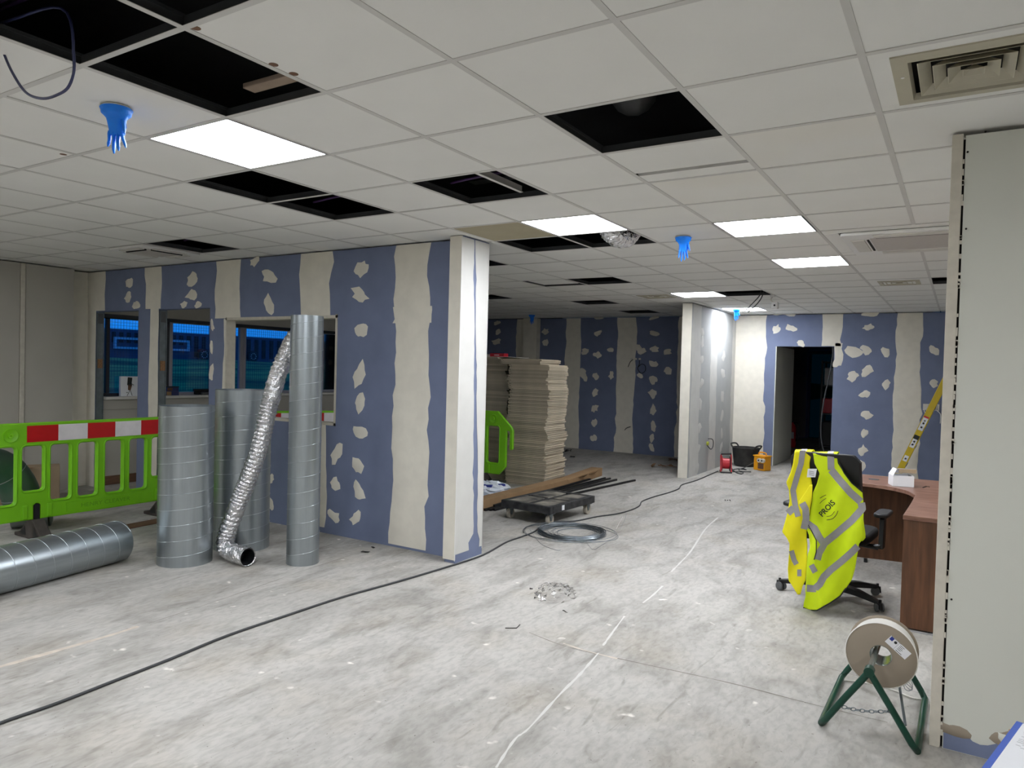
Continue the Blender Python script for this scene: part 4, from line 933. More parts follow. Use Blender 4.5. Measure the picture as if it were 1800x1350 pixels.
# ------------------------------------------------------------------ hi-vis vest hung over the chair back
# the cloth: hangs in the plane of the chair back, with folds; cut lines read off at the distance of the chair
VY = 2.565
def hang_pt(x, y, off=0.0):
    t_ = (y-795)/280
    f = .025*sin((x*.95-y*.28)/13.0)*min(1, max(0, t_)*2.2)+.016*sin((x+.45*y)/9.0+1.0)*min(1, max(0, t_)*2)
    f += .035*math.exp(-((x-1428-.06*(y-860))/9)**2)*min(1, max(0, (y-850)/60))
    Y = VY+.035*min(1, max(0, t_))**.7*0-.02*t_-f*.9-off+(.03 if x < 1432 and False else 0)
    p = AY(x, y, Y); return (p.x, p.y, max(p.z, .004))
def panel_mesh(rows, ncol=22, step=3.0, depth=0.0):
    ys = [r[0] for r in rows]; y = ys[0]; out = []; vs = []
    while y < ys[-1]+.01:
        for q in range(len(rows)-1):
            if rows[q][0] <= y <= rows[q+1][0]: break
        a, b = rows[q], rows[q+1]; t_ = (y-a[0])/(b[0]-a[0]); l = a[1]+(b[1]-a[1])*t_; r_ = a[2]+(b[2]-a[2])*t_
        vs += [hang_pt(l+(r_-l)*i/ncol, y, depth) for i in range(ncol+1)]; out.append(y); y += step
    nr = len(out); fs = [(j*(ncol+1)+i, j*(ncol+1)+i+1, (j+1)*(ncol+1)+i+1, (j+1)*(ncol+1)+i) for j in range(nr-1) for i in range(ncol)]
    return MB().add(vs, fs)
def cloth(o, th=.004):
    s_ = o.modifiers.new('cloth', 'SOLIDIFY'); s_.thickness = th; s_.offset = 0
    return o
VT = thing('hi_vis_vest', 'fluorescent yellow hi-vis vest with grey reflective bands over the office chair back', 'vest', (0, 0, 0))
back = [(797, 1429, 1472), (801, 1430, 1471), (815, 1432, 1473), (832, 1441, 1484), (850, 1436, 1497), (866, 1429, 1516), (885, 1427, 1518), (905, 1424, 1518), (925, 1416, 1517), (945, 1424, 1519), (955, 1427, 1510), (975, 1420, 1507), (1000, 1418, 1503), (1020, 1417, 1497), (1035, 1416, 1486), (1048, 1416, 1476), (1060, 1413, 1458), (1068, 1412, 1446), (1073, 1420, 1436)]
front = [(793, 1397, 1428), (800, 1396, 1426), (815, 1394, 1423), (832, 1389, 1424), (848, 1382, 1427), (862, 1387, 1428), (880, 1388, 1427), (900, 1385, 1424), (918, 1380, 1421), (935, 1375, 1418), (945, 1383, 1418), (955, 1388, 1419), (975, 1387, 1419), (1000, 1385, 1418), (1020, 1386, 1416), (1030, 1393, 1411), (1045, 1402, 1407)]
BP = cloth(panel_mesh(back).build('back_panel', 'yellow', VT, smooth=60))
FP = cloth(panel_mesh(front, 14, depth=-.012).build('front_panel', 'orangey', VT, smooth=60))
flap = [(852, 1424, 1428), (862, 1418, 1428), (875, 1409, 1427), (882, 1404, 1426), (890, 1406, 1424), (902, 1414, 1423), (910, 1418, 1421)]
cloth(panel_mesh(flap, 10, depth=.012).build('lining_flap', 'orangey', VT, smooth=60))
flank = [(912, 1508, 1517.5), (925, 1508, 1519), (938, 1508, 1521), (946, 1508, 1521), (953, 1507, 1514)]
cloth(panel_mesh(flank, 6, depth=-.03).build('side_fold', 'yellow', VT, smooth=60))
pock = [(925, 1419, 1430), (940, 1422, 1434), (955, 1424, 1437), (975, 1424, 1436), (988, 1422, 1434)]
cloth(panel_mesh(pock, 8, depth=-.006).build('inner_fold', 'yellow', VT, smooth=60))
for x0, x1, y0 in ((1397, 1428, 793), (1429, 1472, 797)):                  # where the cloth turns over the top of the chair back
    vs = []; n = 10
    for k in range(n+1):
        for i in range(13):
            x = x0+(x1-x0)*i/12; p = Vector(hang_pt(x, y0+1, 0 if x0 > 1420 else -.012)); a = pi*k/n
            vs.append((p.x, p.y+.055*(1-cos(a)), p.z+.010*sin(a)-(.05*(k/n)**5)))
    fs = [(k*13+i, k*13+i+1, (k+1)*13+i+1, (k+1)*13+i) for k in range(n) for i in range(12)]
    cloth(MB().add(vs, fs).build('shoulder', 'yellow' if x0 > 1420 else 'orangey', VT, smooth=80))
    i0, i1 = (7, 10) if x0 > 1420 else (4, 8)                              # the reflective band carries on over the shoulder
    vb = []
    for k in range(n+1):
        a = pi*k/n
        for i in (i0, i1): v = vs[k*13+i]; vb.append((v[0], v[1]-.004*cos(a), v[2]+.0045*sin(a)+.001))
    MB().add(vb, [(2*k, 2*k+1, 2*k+3, 2*k+2) for k in range(n)]).build('reflective_band', 'refl', VT, smooth=80)
def band(pts, wd, off=.0042, m='refl', name='reflective_band', par=None, depth0=0.0):
    P = [Vector((x, y, 0)) for x, y in pts]; Q = []
    for i in range(len(P)-1):
        n = max(2, int((P[i+1]-P[i]).length/3))
        Q += [P[i].lerp(P[i+1], k/n) for k in range(n)]
    Q.append(P[-1]); vs = []; nc = 4
    for i, p in enumerate(Q):
        t_ = (Q[min(i+1, len(Q)-1)]-Q[max(i-1, 0)]).normalized(); nn = Vector((-t_.y, t_.x, 0))
        for k in range(nc+1):
            r_ = p+nn*wd*(k/nc-.5); vs.append(hang_pt(r_.x, r_.y, off+depth0))
    fs = [(i*(nc+1)+k, i*(nc+1)+k+1, (i+1)*(nc+1)+k+1, (i+1)*(nc+1)+k) for i in range(len(Q)-1) for k in range(nc)]
    return MB().add(vs, fs).build(name, m, par or VT, smooth=80)
band([(1460, 797), (1461, 826)], 12); band([(1461, 826), (1475, 843), (1495, 866), (1513, 882)], 13); band([(1514, 884), (1516, 894), (1497, 915), (1470, 938), (1449, 955)], 13)
band([(1419, 920), (1432, 929), (1440, 944), (1449, 957), (1440, 972), (1437, 984)], 12, .005)
band([(1508, 960), (1496, 972), (1480, 986), (1460, 1002), (1448, 1014), (1441, 1027), (1432, 1035), (1418, 1034)], 12.5)
band([(1411, 792), (1408, 815), (1401, 838), (1394, 862), (1398, 890), (1403, 908)], 10, depth0=-.012)
band([(1410, 884), (1416, 895), (1417, 912), (1413, 930)], 12, .005, depth0=.012); band([(1386, 893), (1394, 902)], 14, depth0=-.012)
band([(1391, 968), (1396, 985), (1400, 992)], 9, .005, depth0=-.012); band([(1405, 1001), (1405, 1013)], 7.5, .006, depth0=-.012); band([(1426, 993), (1433, 1006)], 10, .006)
tv, tf = textmesh('PROIS', 14, .018); an = R(-46)
ca, sa = cos(an), sin(an)
MB().add([hang_pt(1454+x*.92*ca-(-y)*sa, 894+x*.92*sa+(-y)*ca, .0046) for x, y, z in tv], tf).build('printed_lettering', 'ink', VT)
for pts, wd in (([(1441, 876), (1446, 873), (1452, 870)], .9), ([(1441, 885), (1446, 880), (1452, 876)], .9), ([(1453, 908), (1461, 906), (1467, 899)], .9), ([(1453, 914), (1463, 912), (1470, 905), (1473, 898)], 1.1)):
    band([tuple(p)[:2] for p in smoothpath([(x, y, 0) for x, y in pts], 4)], wd, .0046, 'ink', 'printed_arc')
band([(1473, 797), (1474, 812), (1484, 832), (1497, 849), (1516, 865)], 1.6, .0046, 'ink', 'armhole_piping'); band([(1412, 1068), (1421, 1073), (1436, 1073), (1459, 1060), (1477, 1048), (1487, 1034)], 2.2, .0046, 'ink', 'hem_piping')
band([(1420, 922), (1428, 936), (1435, 950), (1435, 970), (1431, 984)], 1.8, .0052, 'ink', 'pocket_piping')
lb = [(824, 1419, 1434), (838, 1420, 1433)]
cloth(panel_mesh([(824, 1420, 1436), (840, 1418, 1433)], 4, depth=.016).build('care_label', 'paper', VT), .001)
for y in (828, 831, 834): band([(1422, y), (1431, y+2)], .8, .019, 'castor', 'label_print')

# ------------------------------------------------------------------ reception desk
t = thing('reception_desk', 'walnut veneer reception desk, L-shaped with a curved inner corner, behind the chair', 'desk', (0, 0, 0))
zt = .72
arc = [(.05+.02-.40*0, 0)]
inner = [(.03, 2.50), (.045, 3.00), (.052, 3.42)]
curve = [(.0, 3.60), (-.09, 3.72), (-.22, 3.80), (-.40, 3.84), (-.62, 3.85)]
top = inner+[tuple(p)[:2] for p in smoothpath([(.052, 3.42, 0)]+[(x, y, 0) for x, y in curve], 4)][1:]+[(-.62, 4.36), (.2, 4.42), (.75, 4.2), (.95, 3.7), (.95, 2.50)]
MB().prism(top, lambda u, v, d: (u, v, d), zt-.028, zt).build('top', 'walnuttop', t, bevel=.003)
MB().box(.034, .95, 2.515, 2.545, .02, zt-.028).build('end_panel', 'walnut', t)
MB().box(.06, .085, 2.545, 3.35, .02, zt-.028).build('side_panel', 'walnut', t)
cv = [(-.60, 4.20), (-.35, 4.225), (-.05, 4.26), (.25, 4.24), (.55, 4.05)]
P = smoothpath([(x, y, 0) for x, y in cv], 6); vs = []
for p in P: vs += [(p.x, p.y, .03), (p.x, p.y, zt-.028), (p.x, p.y+.022, zt-.028), (p.x, p.y+.022, .03)]
fs = [(0, 1, 2, 3), (4*len(P)-1, 4*len(P)-2, 4*len(P)-3, 4*len(P)-4)]+[(4*i+k, 4*i+4+k, 4*i+4+(k+1) % 4, 4*i+(k+1) % 4) for i in range(len(P)-1) for k in range(4)]
MB().add(vs, fs).build('front_panel', 'walnut', t, smooth=30)
MB().box(-.61, -.585, 3.95, 4.2, .02, zt-.028).build('end_panel', 'walnut', t)
for x, y in ((-.33, 4.20), (-.57, 4.0), (.2, 2.53), (.075, 3.2)): MB().cyl((x, y, 0), (x, y, .032), .014, n=12).build('levelling_foot', 'black', t)
MB().box(.02, .95, 2.512, 2.535, .0, .012).build('plinth_strip', 'steelfoot', t)
cg = AF(1536, 843, zt); MB().cyl((cg.x, cg.y, zt), (cg.x, cg.y, zt+.004), .04, n=24).build('cable_grommet', 'stud', t, smooth=40)
# open white box on the desk
b = AF(1582, 856, zt)
t = thing('white_carton', 'small open white cardboard box on the walnut desk top', 'box', (b.x, b.y+.09, zt+.0005), R(18))
mb = MB(); w_, d_, h_ = .075, .07, .085
for a in ((-w_, w_, -d_, -d_+.003), (-w_, w_, d_-.003, d_), (-w_, -w_+.003, -d_+.003, d_-.003), (w_-.003, w_, -d_+.003, d_-.003)): mb.box(*a, 0, h_)
mb.box(-w_, w_, -d_, d_, 0, .003).build('body', 'paper', t)
MB().prism([(-d_, 0), (d_, 0), (d_*.75, .06), (-d_*.75, .06)], lambda u, v, d: (-w_+d+v*.45, u, h_+v*.85), 0, .002).build('flap', 'paper', t)
ld = MB().prism([(-w_*.8, 0), (w_*1.05, 0), (w_*1.05, .11), (-w_*.8, .11)], lambda u, v, d: (u+.03, d_-.002-v*.75, h_+.004+v*.42+d), 0, .002).build('lid', 'paper', t)
MB().prism([(-w_*.75, 0), (w_*1.0, 0), (w_*.95, .035), (-w_*.7, .035)], lambda u, v, d: (u+.03, d_-.085-d-v*.2, h_+.050-v*.9), 0, .002).build('tuck_flap', 'cardpale', ld)
MB().prism([(-w_, 0), (w_, 0), (w_*.9, .05), (-w_*.9, .05)], lambda u, v, d: (u+.06, -d_-.012-v*.2, h_-.002+.03-v*.75+d*0+.01), 0, .002)
for x_, y_ in ((1625, 858), (1632, 856), (1560, 838)):
    pass
P = [AF(x, y, zt+.003) for x, y in ((1622, 857), (1628, 855), (1634, 856))]
tag(MB().tube(P, .003, 6).build('desk_scrap', 'ink'), 'tiny dark scrap on the desk top right of the white box', 'debris')

# ------------------------------------------------------------------ step ladder seen from its side
t = thing('step_ladder', 'yellow fibreglass step ladder with warning stickers before the far wall, partly behind the wall end', 'ladder', (0, 9.35, 0))
A0, A1 = Vector((-.49, 0, .02)), Vector((.26, 0, 1.92)); dv_ = (A1-A0).normalized(); nn = Vector((dv_.z, 0, -dv_.x))
for y in (0, .52):
    vs = []
    for p in (A0, A1):
        for a_, b_ in ((-.042, -.014), (.042, -.014), (.042, .014), (-.042, .014)): vs.append(p+nn*a_+Vector((0, y+b_, 0)))
    MB().add(vs, [(0, 1, 2, 3), (7, 6, 5, 4), (0, 4, 5, 1), (1, 5, 6, 2), (2, 6, 7, 3), (3, 7, 4, 0)]).build('front_stile', 'ladder', t, bevel=.004)
    MB().tube([(1.02, y, .02), (.30, y, 1.86)], .022, 8).build('rear_leg', 'ladder', t, smooth=50)
for k in range(6):
    p = A0+(A1-A0)*((k+1)/7.0); MB().box(p.x-.04, p.x+.05, .014, .506, p.z-.012, p.z+.012).build('tread', 'alu', t)
MB().box(.20, .42, -.03, .55, 1.90, 1.93).build('top_cap', 'black', t, bevel=.008)
for k in range(3):
    q = Vector((1.02, 0, .02)).lerp(Vector((.30, 0, 1.86)), (k+1)/4); MB().tube([(q.x, 0, q.z), (q.x, .52, q.z)], .012, 8).build('brace', 'alu', t, smooth=50)
def sticker(f0, f1, wf_, m, name='sticker'):
    vs = []
    for f in (f0, f1):
        p = A0.lerp(A1, f)
        for a_ in (-wf_, wf_): vs += [p+nn*a_+Vector((0, -.0155, 0))]
    return MB().add(vs, [(0, 1, 3, 2)]).build(name, m, t)
def zf(py):
    d = AY(1610, py, 9.35).z; return (d-A0.z)/(A1.z-A0.z)
sticker(zf(756), zf(734), .032, 'paper'); sticker(zf(734), zf(731), .034, 'redplastic'); sticker(zf(772), zf(765), .036, 'ink'); sticker(zf(787), zf(772), .030, 'paper'); sticker(zf(812), zf(802), .028, 'paper')
for a_, b_ in ((752, 749), (745, 742), (740, 738), (783, 780), (778, 775), (809, 806)): sticker(zf(a_), zf(b_), .012, 'ink', 'sticker_print')

# ------------------------------------------------------------------ cable drum on a green stand
t = thing('cable_drum_stand', 'drum of white cable on a dark green tubular stand by the wall end', 'cable drum', (0, 0, 0))
ap0, ap1 = Vector((.015, .862, .305)), Vector((.022, 1.47, .315))
FL, FR, BL, BR = Vector((-.172, .872, .016)), Vector((.205, .842, .016)), Vector((-.165, 1.50, .016)), Vector((.212, 1.46, .016))
def frame(ap, L_, R_):
    return [ap, ap.lerp(L_, .5), L_.lerp(ap, .05)]
r = .0145
P = [ap0-Vector((.004, 0, .01)), ap0.lerp(FL, .5), FL+Vector((.02, 0, .03)), FL+Vector((0, .015, .0)), FL.lerp(BL, .5), BL+Vector((0, -.02, 0)), BL+Vector((.02, 0, .03)), ap1.lerp(BL, .5), ap1-Vector((.004, 0, .01))]
MB().tube(P, r, 12).build('stand_frame', 'greenframe', t, smooth=60)
P = [ap0+Vector((.004, 0, -.01)), ap0.lerp(FR, .5), FR+Vector((-.02, 0, .03)), FR+Vector((0, .015, .0)), FR.lerp(BR, .5), BR+Vector((0, -.02, 0)), BR+Vector((-.02, 0, .03)), ap1.lerp(BR, .5), ap1+Vector((.004, 0, -.01))]
MB().tube(P, r, 12).build('stand_frame', 'greenframe', t, smooth=60)
for ap, s_ in ((ap0, -1), (ap1, 1)): MB().cyl(ap+Vector((0, s_*.022, 0)), ap-Vector((0, s_*.022, 0)), .021, n=18).build('axle_socket', 'greenframe', t, smooth=40)
MB().cyl(ap0+Vector((0, -.01, 0)), ap1+Vector((0, .01, 0)), .0125, n=14).build('axle', 'zinc', t, smooth=40)
c0 = Vector((.040, 1.10, .306))
for k, y in enumerate((1.085, 1.200)):
    MB().lathe([(.043, 0), (.143, 0), (.147, .003), (.147, .007), (.143, .010), (.043, .010)], c=(c0.x, y, c0.z), axis=(0, 1, 0), n=48, closed=True).build('flange', 'drum', t, smooth=40)
MB().lathe([(.043, .0), (.046, -.002), (.046, .12), (.043, .122), (.041, .06)], c=(c0.x, 1.085, c0.z), axis=(0, 1, 0), n=28, closed=True).build('hub', 'zinc', t, smooth=40)
wc_ = MB()
for k in range(10): wc_.lathe([(.115, 0), (.133, .001), (.137, .0052), (.133, .0094), (.115, .0102)], c=(c0.x, 1.0965+.0102*k, c0.z), axis=(0, 1, 0), n=44, closed=True)
wc_.build('wound_cable', 'whitecable', t, smooth=60)
MB().lathe([(.1455, -.003), (.1495, .002), (.1455, .007)], c=(c0.x, 1.085, c0.z), axis=(0, 1, 0), n=48, closed=True).build('flange_rim', 'whitecable', t, smooth=60)
an = R(-38)
def lab(u, v, d=0): return (c0.x+.068+u*cos(an)-v*sin(an), 1.0843-d, c0.z+.052+u*sin(an)+v*cos(an))
def lq(u0, u1, v0, v1, d, m, name): 
    return MB().add([lab(u0, v0, d), lab(u1, v0, d), lab(u1, v1, d), lab(u0, v1, d)], [(0, 1, 2, 3)]).build(name, m, t)
lq(-.052, .052, -.021, .021, .0004, 'paper', 'maker_label'); lq(-.048, -.033, .002, .019, .0008, 'inkblue', 'label_print'); lq(-.05, .0, .0195, .0205, .0008, 'ink', 'label_print')
MB().add([lab(-.020+.008*cos(a)*(.7 if k % 2 else 1), .009+.008*sin(a)*(.7 if k % 2 else 1), .0008) for k, a in enumerate([2*pi*q/12 for q in range(12)])], [tuple(range(12))]).build('label_print', 'ink', t)
lq(-.0085, -.0078, -.02, .02, .0008, 'castor', 'label_print')
for k in range(4): lq(.0, .022-.004*(k % 2), .013-.007*k, .0155-.007*k, .0008, 'castor', 'label_print')
lq(.0, .03, -.017, -.0145, .0008, 'ink', 'label_print')
# chain between the legs
cp0, cp1 = ap0.lerp(FL, .64), ap0.lerp(FR, .50); n = 12; mb = MB()
for k in range(n):
    a, b = cp0.lerp(cp1, k/n), cp0.lerp(cp1, (k+1)/n); sg = -.012*sin(pi*(k+.5)/n); m_ = (a+b)/2+Vector((0, 0, sg)); l = (b-a).length*.62; d = (b-a).normalized(); e = Vector((0, 0, 1)) if k % 2 else Vector((0, 1, 0))
    mb.tube([m_+d*l*cos(q)+e*.007*sin(q) for q in [2*pi*j/12 for j in range(12)]], .0022, 5, closed=True)
mb.build('chain', 'stud', t, smooth=80)
MB().tube([ap0.lerp(ap1, .98)+Vector((.04, -.02, -.03)), Vector((.15, 1.05, .03))], .006, 6).build('tie_rod', 'stud', t, smooth=60)
knot = MB()
for k in range(3): knot.tube([(.150+.018*cos(q+k), 1.16+.012*sin(q*1.0+k), .17+.022*sin(q)*(1-.2*k)) for q in [2*pi*j/14 for j in range(14)]], .0014, 4, closed=True)
knot.build('wire_knot', 'wire', t)
P = [Vector((c0.x-.13, 1.14, c0.z-.07)), AF(1500, 1195, .12), AF(1560, 1212, .01), AF(1600, 1225, .006), AF(1640, 1228, .006)]
tag(MB().tube(smoothpath([AF(1488, 1196, .006), AF(1520, 1200, .006), AF(1570, 1213, .006), AF(1605, 1227, .006), AF(1632, 1230, .006)]), .0035, 6).build('cable_tail', 'whitecable', smooth=80), 'white cable tail on the floor under the drum stand', 'cable')

# drawings on a crate in the lower right corner
t = thing('cardboard_crate', 'brown cardboard crate under the blue folder at lower right', 'box', (.80, -.10, 0))
MB().box(-.33, .33, -.42, .235, 0, .488).build('body', 'card', t, bevel=.004); MB().box(-.30, .30, -.05, -.0, .488, .4895).build('tape', 'cardpale', t)
pA, pB = AF(1722, 1356, .5), AF(1787, 1269, .5); u_ = (pB-pA).normalized(); v_ = Vector((u_.y, -u_.x, 0))
t = thing('drawing_folder', 'blue folder with white printed drawings on it in the lower right corner', 'folder', (pB.x, pB.y, .491))
def fp(u, v, z): q_ = u_*(-u)+v_*v; return (q_.x, q_.y, z)
def sheet(u0, u1, v0, v1, z0, z1, sk=0): return MB().add([fp(u0, v0, z0), fp(u1, v0, z0), fp(u1, v1, z0), fp(u0, v1, z0), fp(u0, v0+sk, z1), fp(u1, v0+sk, z1), fp(u1, v1+sk, z1), fp(u0, v1+sk, z1)], [(3, 2, 1, 0), (4, 5, 6, 7), (0, 1, 5, 4), (1, 2, 6, 5), (2, 3, 7, 6), (3, 0, 4, 7)])
sheet(0, .55, 0, .5, 0, .012).build('cover', 'paperblue', t)
s1 = sheet(.008, .53, .018, .45, .0125, .0140).build('drawing_sheet', 'paper', t)
s2 = MB().add([fp(.0, .20, .0145), fp(.5, .045, .0145), fp(.5, .5, .0145), fp(0.0, .5, .0145), fp(.0, .20, .016), fp(.5, .045, .016), fp(.5, .5, .016), fp(0.0, .5, .016)], [(3, 2, 1, 0), (4, 5, 6, 7), (0, 1, 5, 4), (1, 2, 6, 5), (2, 3, 7, 6), (3, 0, 4, 7)]).build('drawing_sheet', 'paper', t)
rnd = random.Random(5)
for k in range(16):
    u0 = .015+.012*k; l = rnd.uniform(.008, .03); a = .03+rnd.uniform(0, .02)
    MB().add([fp(u0, a, .0142), fp(u0, a+l, .0142), fp(u0+.0018, a+l, .0142), fp(u0+.0018, a, .0142)], [(0, 1, 2, 3)]).build('printed_line', 'castor' if k % 3 else 'ink', s1)
for k in range(3): MB().add([fp(.05+.1*k, .2-.02*k, .0162), fp(.30+.1*k, .12-.02*k, .0162), fp(.302+.1*k, .122-.02*k, .0162), fp(.052+.1*k, .202-.02*k, .0162)], [(0, 1, 2, 3)]).build('printed_line', 'inkblue', s2)

# ------------------------------------------------------------------ behind the barrier at left
t = thing('duct_bend', 'green-tinted segmented duct bend standing behind the barrier at far left', 'duct', (0, 0, 0))
def xp(x, y, X=-6.95): return AX(x, y, X)
path = [xp(-70, 822), xp(-30, 815), xp(5, 825), xp(28, 850), xp(40, 880), xp(48, 905)]
P = smoothpath(path, 3)
mb = MB(); mb.tube(P, .155, 28, cap=False); mb.build('bend', 'greenduct', t, smooth=25)
for k in (3, 7, 11, 14):
    a, b = P[k], P[k]+(P[k+1]-P[k])*.12; MB().tube([a, b], .159, 28, cap=False).build('segment_seam', 'galvseam', t, smooth=40)
t2 = t
p = AF(62, 938); p.x, p.y = -6.80, .80; MB().cyl((p.x-.16, p.y-.22, .115), (p.x, p.y+.02, .115), .112, n=28).build('spigot', 'greyplastic', t2, smooth=40)
MB().lathe([(.112, 0), (.108, .012), (.07, .026), (0, .03)], c=(p.x, p.y+.02, .115), axis=(.12, .24, 0), n=28).build('end_cap', 'greyplastic', t2, smooth=60)
def lean(name, pa, pb, z, lab, m='cardpale', d=.05):
    a, b = Vector(pa), Vector(pb); n_ = Vector((-(b-a).y, (b-a).x, 0)).normalized()
    vs = [a, b, b+n_*d, a+n_*d]; vs = [tuple(v) for v in vs]+[(v.x, v.y, z) for v in vs]
    t = thing(name, lab, 'box', (0, 0, 0)); MB().add(vs, [(3, 2, 1, 0), (4, 5, 6, 7), (0, 1, 5, 4), (1, 2, 6, 5), (2, 3, 7, 6), (3, 0, 4, 7)]).build('body', m, t, bevel=.004)
    m0 = (a+b)/2; MB().box(m0.x-.08, m0.x+.08, m0.y-.04+n_.y*d/2, m0.y+.04+n_.y*d/2, z, z+.003).build('tape', 'card', t); return t
lean('cardboard_box', (-8.25, .82, 0), (-7.95, 1.47, 0), .38, 'flattened brown cardboard box on the floor by the left wall, right of the duct bend', d=.25)
lean('cardboard_box', (-8.0, .05, 0), (-7.7, .38, 0), .26, 'smaller brown cardboard box under the arch of the duct bend', d=.2)

# ------------------------------------------------------------------ things on the window sill
SZ = 1.0905
def sill(px, X=-8.62): return AX(px, 690, X).y
y = sill(226); t = thing('white_leaflet_box', 'white box with a dark picture on it standing on the window sill at left', 'box', (-8.62, y, SZ), R(82))
MB().box(-.105, .105, -.03, .03, 0, .25).build('carton', 'paper', t, bevel=.003)
MB().prism([(-.03, .14), (.02, .13), (.03, .235), (-.025, .24)], lambda u, v, d: (u, d, v), -.0325, -.0305).build('picture', 'ink', t)
MB().prism([(-.02, .08), (.01, .07), (.03, .15), (-.02, .15)], lambda u, v, d: (u, d, v), -.0325, -.0305).build('picture', 'timberdk', t)
for a, b in (((.01, .07), (.03, .01)), ((.0, .07), (-.03, .005)), ((.02, .16), (.05, .14))): MB().tube([(a[0], -.0325, a[1]), (b[0], -.0325, b[1])], .003, 4).build('picture', 'ink', t)
MB().box(-.04, -.02, -.0325, -.0305, .045, .052).build('picture', 'ink', t)
y = sill(299)
t = thing('fixings_box', 'lower navy and orange box stacked on the sill behind the second opening', 'box', (-8.62, y, SZ)); MB().box(-.06, .06, -.09, .09, 0, .058).build('body', 'navy', t, bevel=.003); MB().box(.0605, .062, -.088, -.02, .004, .054).build('label_panel', 'card', t)
t = thing('fixings_box', 'upper navy box with a dark lid stacked on the sill behind the second opening', 'box', (-8.62, y+.005, SZ+.0585)); MB().box(-.055, .055, -.085, .085, 0, .05).build('body', 'navy', t, bevel=.003); MB().box(-.058, .058, -.088, .088, .05, .062).build('lid', 'ink', t); MB().box(.0555, .057, -.08, -.01, .006, .044).build('label_panel', 'timberdk', t)
for k, (px, z, r_) in enumerate(((360, 0, .022), (365, 0, .02), (358, .042, .02))):
    y = sill(px); tag(MB().cyl((-8.66+.09*k*(k < 2), y-.13, SZ+z+r_), (-8.64+.09*k*(k < 2), y+.14, SZ+z+r_), r_, n=12).build('trim_bundle', 'ink' if k != 1 else 'castor', smooth=40), ('dark rolled strip at the front of the pile on the window sill', 'paler grey rolled strip in the pile on the window sill', 'dark rolled strip on top of the pile on the window sill')[k], 'strip', 'rolled strips on the sill')

# ------------------------------------------------------------------ outside: grass bank, mesh fence, parked lorry
vs = []; fs = []; nx, ny = 26, 30
for i in range(nx+1):
    d = (i/nx)**1.6*70; x = -9.05-d
    zz = -.2+1.72*min(1, (d/20))**1.2
    for j in range(ny+1):
        yy = -10+120*j/ny; vs.append((x, yy, zz+.06*sin(yy*1.3+d)*min(1, d/3)+random.uniform(-.03, .03)*min(1, d/3)))
for i in range(nx):
    for j in range(ny): a = i*(ny+1)+j; fs.append((a, a+1, a+ny+2, a+ny+1))
g = MB().add(vs, fs).build('grass_bank', 'grass', smooth=80); g['kind'] = 'structure'; g['label'] = 'rough grass bank rising outside the windows'
t = thing('mesh_fence', 'grey welded mesh fence outside the windows', 'fence', (0, 0, 0))
mb = MB()
for k in range(380): y = -2+.06*k; mb.box(-14.002, -13.998, y-.0022, y+.0022, .9, 3.6)
for k in range(46): z = .9+.06*k; mb.box(-14.002, -13.998, -2, 21, z-.0022, z+.0022)
stuff(mb.build('wire_mesh', 'mesh', t))
for k in range(8): MB().box(-14.06, -14.0, -2+3.2*k, -1.94+3.2*k, .4, 3.7).build('post', 'mesh', t)
LX = -56.0
t = thing('parked_lorry', 'long dark ribbed trailer with pale guard rail parked on the bank outside', 'lorry', (0, 0, 0))
def ly(px, py=610): return AX(px, py, LX)
z0 = 1.55; zt_ = ly(240, 580).z; ya, yb = ly(120).y, ly(640).y
MB().box(LX-2.4, LX, ya, yb, z0-.25, zt_).build('trailer_body', 'lorry', t)
k = 0; px = 170.0
while px < 640:
    y = ly(px).y; p2 = ly(px+6).y; MB().box(LX, LX+.08, y, p2, z0+1.25 if px < 340 else z0+.3, zt_-.25).build('rib', 'lorryrib', t); px += 13.2
zr0, zr1 = ly(260, 613).z, ly(260, 597).z; y0_, y1_ = ly(198).y, ly(327).y
for z in (zr0, zr1): MB().box(LX+.3, LX+.4, y0_, y1_, z-.09, z+.09).build('guard_rail', 'lorrypale', t)
for y in (y0_, y1_): MB().box(LX+.28, LX+.38, y-.1, y+.1, zr0-.09, zr1+.09).build('guard_post', 'lorrypale', t)
for px, py in ((355, 606), (441, 611), (520, 613), (560, 614)):
    p = ly(px, py); r_ = .52
    wl_ = MB().lathe([(.12, 0), (.36, -.05), (r_, -.02), (r_, .3), (.1, .3)], c=(LX+.35, p.y, z0+r_-.03), axis=(-1, 0, 0), n=26).build('wheel', 'black', t, smooth=40)
    for q in range(10): MB().cyl((LX+.36, p.y+.28*cos(q*.628), z0+r_-.03+.28*sin(q*.628)), (LX+.42, p.y+.28*cos(q*.628), z0+r_-.03+.28*sin(q*.628)), .045, n=6).build('wheel_nut', 'lorrypale', wl_)
    MB().tube([(LX+.42, p.y+.62*cos(a), z0+r_+.62*sin(a)) for a in [R(-150+12*j) for j in range(16)]], .035, 5).build('mudguard', 'lorry', t)

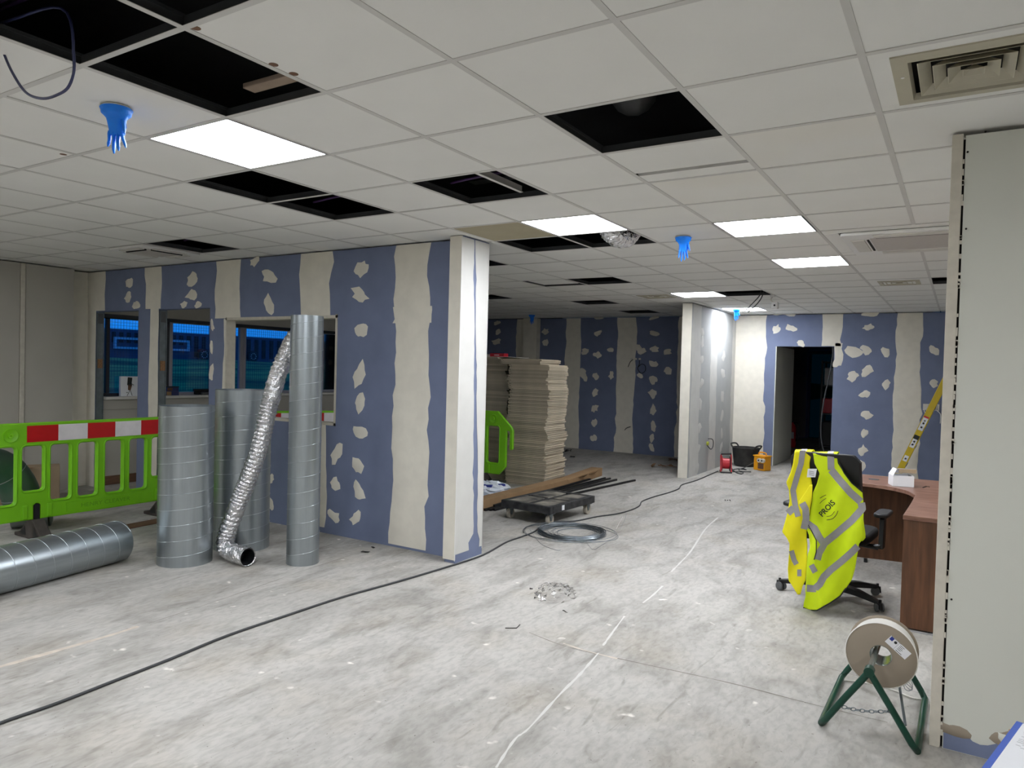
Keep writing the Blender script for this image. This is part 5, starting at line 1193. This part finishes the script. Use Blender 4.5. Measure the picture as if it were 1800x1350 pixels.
# ------------------------------------------------------------------ store room behind the doorway
def ext(x, y, lab):
    t = thing('fire_extinguisher', lab, 'fire extinguisher', (x, y, 0))
    MB().lathe([(0, .0), (.075, .005), (.08, .03), (.08, .42), (.06, .49), (.025, .52), (.025, .55), (0, .55)], n=24).build('cylinder', 'redplastic', t, smooth=50)
    MB().box(-.02, .02, -.09, .03, .55, .58).build('handle', 'black', t, bevel=.005); MB().tube(smoothpath([(.03, 0, .55), (.13, -.02, .52), (.12, -.02, .3), (.09, -.03, .15)]), .012, 8).build('hose', 'black', t, smooth=60)
    MB().box(-.05, .05, -.083, -.079, .2, .34).build('label_panel', 'paper', t)
ext(-3.05, 13.9, 'red fire extinguisher deep in the dark room beyond the doorway, left one'); ext(-2.78, 14.0, 'red fire extinguisher deep in the dark room beyond the doorway, right one')
t = thing('wooden_crate', 'low wooden crate on the floor of the dark room', 'crate', (-3.25, 13.2, 0))
for k in range(3): MB().box(-.3, .3, -.2, -.185, .02+.09*k, .09+.09*k).build('slat', 'timber', t)
MB().box(-.3, .3, -.184, .2, 0, .26).build('body', 'timberdk', t)
t = thing('steel_rack', 'dark rack with stored bundles inside the doorway at right', 'rack', (-1.92, 14.3, 0))
for x in (-.3, .3):
    for y in (-.25, .25): MB().box(x-.02, x+.02, y-.02, y+.02, 0, 1.9).build('upright', 'black', t)
for z in (.05, .75, 1.35, 1.85): MB().box(-.3, .3, -.25, .25, z, z+.03).build('shelf', 'black', t)
tag(MB().box(-2.2, -1.66, 14.06, 14.5, .781, 1.1).build('red_case', 'redplastic', bevel=.02), 'red case on the middle shelf of the dark rack', 'case')
tag(MB().box(-2.2, -1.66, 14.06, 14.5, .081, .6).build('dark_case', 'black', bevel=.02), 'dark case on the lowest shelf of the dark rack', 'case')
tag(MB().box(-2.18, -1.70, 14.08, 14.5, 1.381, 1.75).build('paper_bundle', 'paper', bevel=.02), 'pale wrapped bundle on the upper shelf of the dark rack', 'bundle')
wn = struct(MB().box(-3.0, -2.92, 16.9, 16.98, 0, 2.2).box(-2.2, -2.12, 16.9, 16.98, 0, 2.2).box(-2.92, -2.2, 16.9, 16.98, 2.12, 2.2).build('door_2', 'navy')); MB().box(-2.92, -2.2, 16.93, 16.95, 0.0, 2.12).build('pane', 'tinted', wn)
